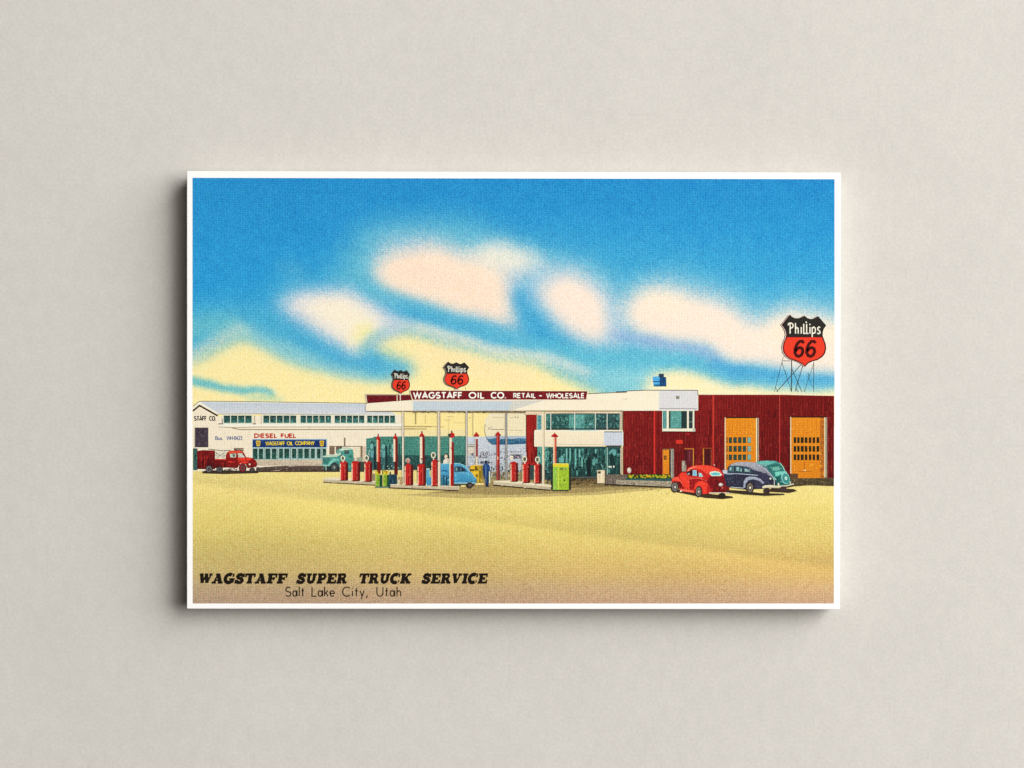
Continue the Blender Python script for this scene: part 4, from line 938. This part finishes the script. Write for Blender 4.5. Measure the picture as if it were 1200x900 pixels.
# ------------------------------------------------------------------ blue car, yellow pump, walking man
bc = Part("printed_blue_car", mat=INK, label="light blue car parked behind the middle island")
bc.poly([(499.6,549.6),(503.4,549.6),(504,568),(499.6,568)], (92,168,190)); bc.rect(499.6,549,503.4,550,(220,226,214))
bc.poly([(515.4,543.6),(530,542.8),(538,543.2),(543,544.8),(546.8,548.2),(549.4,552.2),(553.4,554.8),(556.4,558),(558.2,562),(558.6,566),(553,568),(500.4,569),(500.4,560),(515.4,556)], (84,166,200), (64,142,184))
bc.line([(515.4,543.8),(530,542.8),(538,543.2),(543,544.8),(546.8,548.2),(549.4,552.2),(553.4,554.8),(556.4,558),(558.2,562)], .8, (150,206,216))
bc.poly([(516,556),(530,558),(530,569),(516,569)], (50,116,140)); bc.speck(516.5,545,556,565,90,[(100,182,208),(60,134,172),(78,160,196)], (.7,1.8), (.7,1.8)); bc.rect(517,550.6,524,552.4,(40,110,150)); bc.rect(519.4,557,521,569,(30,70,96)); bc.rect(522.4,559,524.2,569,(32,60,86))
bc.poly([(532.6,547.2),(536,546.4),(541,546.8),(544.6,549),(546.8,552.6),(532.6,552.8)], (38,66,80)); bc.line([(532,554.4),(548,554.2),(556,559)], .5, (130,196,214)); bc.rect(534,548,536,551.6,(130,170,170)); bc.rect(539,548,541,552,(72,90,110)); bc.rect(541.6,547.4,542.4,552.6,(30,40,60))
bc.line([(532,566.2),(556,565.8)], .9, (176,214,216)); bc.rect(531,567,556,569.6,(70,60,44)); bc.line([(545,564.2),(556,564)], .6, (30,100,110))
wb = Part("wheel", bc, INK); wb.ell(550.4,568.6,4,3.6,(60,52,50)); wb.ell(551,568.6,1.2,1.3,(110,100,90)); wb.rect(540,568.4,545.6,570.6,(232,214,140))
yp = Part("printed_yellow_pump", mat=INK, label="yellow twin pump beyond the blue car")
yp.poly([(550.6,546.6),(553.4,545),(565,545),(565,566),(560.4,566),(558,560),(551,552)], (224,184,44)); yp.rect(561,546,565.4,566,(146,120,34)); yp.rect(556.4,546.4,560.2,551.6,(110,88,24)); yp.rect(551,549.8,556,552,(100,78,26)); yp.rect(557.6,556,559.8,559.4,(90,70,24)); yp.rect(562,547.4,563.2,551,(240,216,110)); yp.speck(555,546,565,565,20,[(190,150,34),(240,206,80),(120,94,28)]); yp.rect(557,566,567,568.4,(236,216,150))
wm = Part("printed_walking_man", mat=INK, label="man in dark blue overalls standing by the yellow pump")
wm.ell(569.4,541.6,1.6,1.9,(40,44,60)); wm.poly([(566.2,547),(567.4,543.6),(571,543),(573.4,545),(574.4,551),(573.8,556),(572.4,556),(572.6,568),(573,570.4),(569.6,570.4),(569,562),(567,556.6),(566,552)], (34,72,128), (24,44,84)); wm.line([(569.4,544),(569.4,566)], .9, (96,130,180)); wm.rect(573,552,574.4,566,(206,220,196)); wm.rect(572.8,545.6,574.2,551,(40,84,140)); wm.poly([(568,541),(569,539.6),(571,540),(572,541.2)], (30,34,48))
standard(529.4,507.4,3,[(526.6,529,513,569,(238,222,192)),(529,529.8,513,545,(226,190,160)),(529.4,532,518,569.6,(134,22,22)),(528,530,543.8,569.6,(176,34,30)),(528.4,529.4,524,526.4,(210,90,70))],"tall standard with a red ball cap at the end of the middle island", True, True)
pump(509.4,538.2,569.6,3.9,"slim red pump with a collar, beside the thick cream column",('ring',507.8,533.4,2.9),dome=True)
pc = Part("printed_front_column", mat=INK_SOFT, label="thick cream canopy column in front of the blue car"); pc.rect(513.2,541,515.6,569.8,(238,218,194)); pc.rect(515.6,541,516.4,569.8,(170,150,130))
standard(558.4,507.4,3.4,[(557.2,560,511.4,514.4,(230,214,200)),(557.8,560,514.4,535.2,(140,20,22)),(557.2,559.6,535.2,545,(228,214,190)),(557.0,557.8,513,536,(226,210,196))],"tall standard with a pointed cap above the yellow pump", False)
standard(583.7,506.6,3.5,[(582,583.6,511,562,(206,84,70)),(583.6,585.6,511,546,(150,22,24)),(583,586,545,562.6,(120,50,56)),(582.6,584,535,538.4,(238,190,160))],"tall standard with a pointed cap at the left end of the right island", False)
pump(602,541,564.4,3.9,"red pump with a plain white top, first on the right island",('stub',599.6,536,2))
pump(616,541.6,565.8,4.0,"red pump with a ring globe, in front of the brick pillar",('ring',614.8,538,2.9),bright=(216,48,38))
pump(629.2,542.6,566.6,3.4,"red pump with a ring globe, nearest the light green cabinet",('ring',629.8,538.6,2.9),bright=(220,54,40))
standard(650,508,4.4,[(648.2,649.8,513,543,(232,206,170)),(649.8,651.8,512,543.6,(222,110,86)),(651.2,652.2,512,543.6,(160,60,50))],"tall standard rising above the light green cabinet", False)
gc = Part("printed_green_cabinet", mat=INK, label="light green cabinet with a yellow top on the right island")
gc.rect(646,546,648.4,574,(30,44,44)); gc.rect(666,548,669,574,(44,50,36))
gc.rect(648, 543.4, 666.6, 574.2, (164,198,50), (156,188,50)); gc.rect(648, 543.2, 666.4, 547, (232,208,48)); gc.rect(648.2,546.8,653.6,573.8,(152,196,80)); gc.rect(653.4,546,655,574,(196,214,76)); gc.rect(648,542.9,666,543.9,(214,222,120)); gc.speck(649,548,666,573,60,[(148,184,44),(180,210,70),(136,172,50)])
gc.rect(656,548.2,660,550.6,(104,120,60)); gc.rect(660.6,548.4,664,550.4,(150,160,90)); gc.ell(661.2,562.8,.9,1.2,(26,40,20)); gc.rect(648.2,574,666.6,575.2,(28,60,50))
gc.speck(657,566.6,662,570.6,8,[(136,160,60)],(.3,.5),(2,3.6))

# ------------------------------------------------------------------ vehicles
rc = Part("printed_red_car", mat=INK, label="bright red rounded sedan parked in front of the planter")
rc.poly([(788,576),(796,574),(815,577),(858,581.6),(859.6,583.6),(846,585),(826,583.6),(806,579.6)], (60,46,30))
body = Part("body", rc, INK)
body.poly([(786.6,565),(787.6,561.4),(790,559),(794,558.2),(796.4,554.6),(799,553.2),(803.4,553.4),(804.4,550.6),(806.4,548),(811,546),(818,545),(828,545),(836,546.4),(843,549.6),(847.6,554),(850.4,559.4),(852,566),(854.4,571),(855.6,577),(832,578.6),(820,579),(812,577.4),(797,575.4),(796,572),(793,566)], (200,36,30), (190,34,28))
body.poly([(806,549.6),(811,546.4),(818,545.3),(828,545.4),(836,547),(842,549.8),(846,553.4),(838,552.6),(831,553),(829,556),(822,550.6),(814,549)], (238,76,54)); body.poly([(804.4,553),(806.6,549),(812,546.8),(818,546.2),(812,549),(808,551.4)], (240,120,96))
body.poly([(786.8,564),(788,561),(791,559.2),(795,559),(797,562),(800,566),(798,568),(795,563.6),(791,563)], (240,84,64)); body.poly([(796.4,556),(799,553.8),(803.4,554),(806,557),(808,560),(808.4,573.6),(803,573),(800,566),(797,561)], (236,62,44)); body.poly([(793.6,565),(797,564),(801.6,573.4),(797.6,573)], (110,16,18))
body.poly([(808.6,560.4),(829,562),(830,566),(822,563.4),(817,566),(813,572),(808.6,573.4)], (160,26,26)); body.line([(808,560.4),(820,560.4),(828,563.6)], .6, (246,120,100)); body.rect(808.2,562,809.2,573,(84,14,18)); body.rect(812.4,561.6,813,573,(110,16,20))
body.poly([(831,559),(834,557.6),(846,557.4),(850.2,560),(852,567),(855,576.4),(834,577.6),(831.6,570),(829,565)], (124,18,22), (108,16,20)); ribs(body, 832, 853, 559.5, 576, 26, (88,10,14), (160,34,34)); body.speck(822,552,842,558,14,[(214,60,44),(246,92,70)], (.8,2), (.6,1.4))
body.poly([(813.6,573),(814.6,567.4),(818,564.2),(823,563.4),(827.6,565.4),(830.6,569.6),(831.8,574),(831,578.4),(824,578.8),(823,572),(820.6,569.2),(817,569.6),(814.6,574)], (240,64,46)); body.poly([(828,569),(830.6,569.6),(831.8,574),(831,578.4),(828,578.6)], (190,36,32))
body.poly([(797,572.6),(813,575),(813,577.4),(797,575.2)], (242,100,80)); body.poly([(797,574.8),(799,574.6),(799,576.4),(796.6,576.2)], (250,236,206))
body.speck(798,556,829,574,34,[(214,52,40),(250,92,70),(176,30,28)],(.5,1.4),(.6,2)); body.speck(833,560,854,576,30,[(90,10,14),(160,36,36)],(.4,.9),(1,3))
wd_ = Part("window", rc, INK); wd_.poly([(804,556.2),(805,552.6),(809.4,551.6),(808.4,557)], (44,34,38)); wd_.poly([(804.6,555.6),(807.6,554.2),(808.4,555.6),(806,556.2)], (190,196,196)); wd_.rect(808.8,550,811.4,558,(60,16,20)); wd_.poly([(811.6,551),(816,551),(816.8,557.8),(811.6,557.4)], (150,206,214)); wd_.rect(813,552,815,556.6,(110,180,220)); wd_.poly([(816.6,551.6),(818.2,552.2),(818.8,558.4),(817,558)], (56,20,24)); wd_.poly([(818.8,554),(821.6,554.4),(824.2,558.6),(819,558.8)], (160,210,206)); wd_.poly([(831,554.6),(833,552.6),(838,552),(843,553),(846.4,556.4),(844,557.8),(834,558)], (214,226,204)); wd_.poly([(833,554.8),(838,553.6),(843,554.6),(844,556.6),(835,557.2)], (90,190,200))
cm = Part("bumper", rc, INK_LINE); cm.rect(831,577,855.6,578.4,(222,206,180)); cm.rect(854.6,575,856.4,578.8,(190,170,150)); cm.ell(844.6,568,2.6,2,(190,180,172)); cm.ell(844.2,567.4,1.5,1,(240,232,220)); cm.ell(846.4,571.8,1,1.2,(220,90,80)); cm.line([(851.4,566),(854.6,570)], .6, (220,180,170)); cm.ell(837,545,.9,.9,(236,180,170))
wheel(rc, 791, 570.8, 4.7, 6.4); wheel(rc, 818.8, 576.2, 4, 6.6); w3 = Part("wheel", rc, INK); w3.ell(846.2,580.6,4,3.2,(40,34,26))

tc_ = Part("printed_teal_car", mat=INK, label="teal rounded sedan behind the dark blue car")
tc_.poly([(905,571.6),(930,573),(934.4,575.4),(925,577.6),(898,576)], (60,46,34))
bt = Part("body", tc_, INK)
bt.poly([(884,543),(889,540.4),(897,539.6),(908,540),(914,542.4),(917.6,547),(919.6,551.6),(923.6,556),(926.6,562),(927,567.6),(912,570),(904,566),(898,556),(892,548)], (62,138,132), (36,96,94))
bt.poly([(886,542),(893,540.4),(902,540),(911,541.2),(902,544),(897,546),(892,545)], (104,186,174)); bt.poly([(899,546.4),(905,544.4),(912,544),(916,546.6),(916.6,551.6),(904,552.4)], (40,104,98)); bt.poly([(903,547.4),(913,546.6),(914.6,551),(905,551.6)], (110,176,160)); bt.poly([(908,553),(921,552),(924,557),(914,556),(909,560)], (120,206,190)); bt.line([(914,542.4),(917.6,547),(919.6,551.6)], .8, (176,222,204))
bt.poly([(905,558),(913,558),(916,568.6),(909,568)], (30,92,86)); bt.speck(900,545,922,566,24,[(40,110,104),(90,180,166)])
sp = Part("spare_wheel", tc_, INK); sp.ell(920.4,560.4,4.8,7,(140,206,194),rot=-14); sp.ell(920.8,560.6,3.9,6,(56,140,136),rot=-14); sp.ell(921,560.4,1.7,2.2,(180,220,210))
bm2 = Part("bumper", tc_, INK_LINE); bm2.line([(912,569.6),(922,569.2),(930.4,567)], 1.3, (214,206,180)); bm2.rect(925.4,564,926.8,568.6,(196,206,186)); bm2.rect(911.4,566,913,570,(236,226,196))
wt = Part("wheel", tc_, INK); wt.ell(917.6,572.6,4,2.8,(70,50,54))

nc = Part("printed_dark_blue_car", mat=INK, label="dark blue sedan with a grey roof, between the red and teal cars")
nc.poly([(850,574),(872,575),(890,577.6),(918,578.4),(920,580),(896,581),(872,579.4),(852,577)], (56,44,34))
bn_ = Part("body", nc, INK)
bn_.poly([(846.6,551),(852.6,550.4),(853.6,546.6),(857,543.6),(864,541.4),(875,541),(885,541.8),(892,544.6),(898.6,549.4),(903,554.6),(907.4,560),(909.6,566),(909,570.6),(900,572.4),(874,573.6),(856,571.6),(851,570),(848,556)], (52,54,76), (40,40,58))
bn_.poly([(853.6,547),(857,543.8),(864,541.6),(875,541.2),(885,542),(892,545),(898,549.6),(903,555),(906,559.6),(900,557),(892,553),(884,551),(878,547.4),(866,545.6),(856,545.6)], (178,180,186), (112,114,132))
bn_.poly([(846.4,551),(852.4,550.6),(852.4,555),(848,555.4)], (190,196,204)); bn_.line([(848.6,554.6),(870,555.4),(888,557)], .9, (170,186,200)); bn_.poly([(888,554),(898,554.4),(903,560),(901,564),(890,560)], (56,54,80)); bn_.line([(896,548),(903,556),(907.6,562)], .8, (196,206,214))
bn_.speck(852,557,872,570,50,[(44,44,66),(84,86,112),(60,62,80)], (.5,1), (1,4)); bn_.speck(876,560,906,570,40,[(44,44,62),(80,80,104)]); bn_.rect(861,556,861.7,570,(36,34,50))
bn_.poly([(871,571.6),(871.6,564),(874,560),(878,558.4),(885,558.8),(891,561),(895.4,565.4),(894,567.4),(890,563.6),(883,561.6),(877,562.6),(873.6,567),(873,572)], (160,166,184)); bn_.poly([(884,562.6),(890,564),(894,567.6),(893,571.4),(885,572)], (58,56,78)); bn_.line([(856,570.8),(871,572)], .9, (196,200,196))
bn_.speck(862,542,900,551,40,[(196,198,206),(150,154,168),(128,132,148)],(.6,1.6),(.5,1.2)); bn_.speck(876,562,894,571,16,[(90,94,116),(44,44,60)],(.5,1.2),(.6,1.6))
wn_ = Part("window", nc, INK); wn_.poly([(853.4,551.4),(854.6,547.4),(858,545.6),(860,545.6),(860,552.6),(853.4,552.4)], (70,110,116)); wn_.poly([(861.4,545.8),(869.8,546.8),(870.2,553.4),(861.2,553)], (50,86,90)); wn_.rect(863,547.4,866,551.6,(150,186,190)); wn_.rect(867.6,549,869,552.6,(150,196,190)); wn_.poly([(871.4,547),(876,548),(882.4,553.8),(871.6,553.8)], (44,80,86)); wn_.poly([(872.6,549),(875.6,549.6),(879,552.6),(872.6,552.6)], (156,186,186)); wn_.rect(855,547.6,857,551,(150,190,190)); wn_.line([(878,548.4),(887,554)], .9, (60,64,78))
cb2 = Part("bumper", nc, INK_LINE); cb2.poly([(893,570.6),(896,568.6),(903,568.2),(915,570),(915,571.2),(903,571.6),(894,572.2)], (222,214,180)); cb2.rect(906.8,562.6,907.8,572,(206,206,190)); cb2.ell(902.8,560.8,1.1,1.1,(232,232,220)); cb2.poly([(905,559),(909,560.4),(910,562.6),(906,562)], (150,190,180)); cb2.rect(851,554.4,859,556,(150,166,180))
wheel(nc, 879, 571.6, 4.6, 6.6, (118,106,92), (240,230,206)); w4 = Part("wheel", nc, INK); w4.ell(898.6,575.2,3.8,3.8,(60,44,42))

# ------------------------------------------------------------------ printed captions
cp_ = Part("caption_title", mat=INK_LINE, label="heavy slab lettering reading WAGSTAFF SUPER TRUCK SERVICE")
INKC = (26,18,10)
slabtext(cp_, "WAGSTAFF", 232.6, 337.2, 683.9, 11.9, INKC); slabtext(cp_, "SUPER", 347.2, 408, 683.9, 11.9, INKC)
slabtext(cp_, "TRUCK", 420, 482.6, 683.9, 11.9, INKC); slabtext(cp_, "SERVICE", 494, 572.2, 683.9, 11.9, INKC)
c2 = Part("caption_place", mat=INK_LINE, label="thin lettering reading Salt Lake City, Utah")
text(c2, "Salt", 334, 356.8, 699.4, 12.1, 1.35, INKC, gap=.26); text(c2, "Lake", 365, 392.6, 699.4, 12.1, 1.35, INKC, gap=.22)
text(c2, "City,", 400.8, 431.4, 699.4, 12.1, 1.35, INKC, gap=.26); text(c2, "Utah", 441, 470.2, 699.4, 12.1, 1.35, INKC, gap=.26)

for p in ALL: p.finish()
print("layers of ink:", int(HM.max()), "thickness mm", HM.max() * STEP * 1000, "polygons", sum(len(p.f) for p in ALL), "parts", len(ALL))
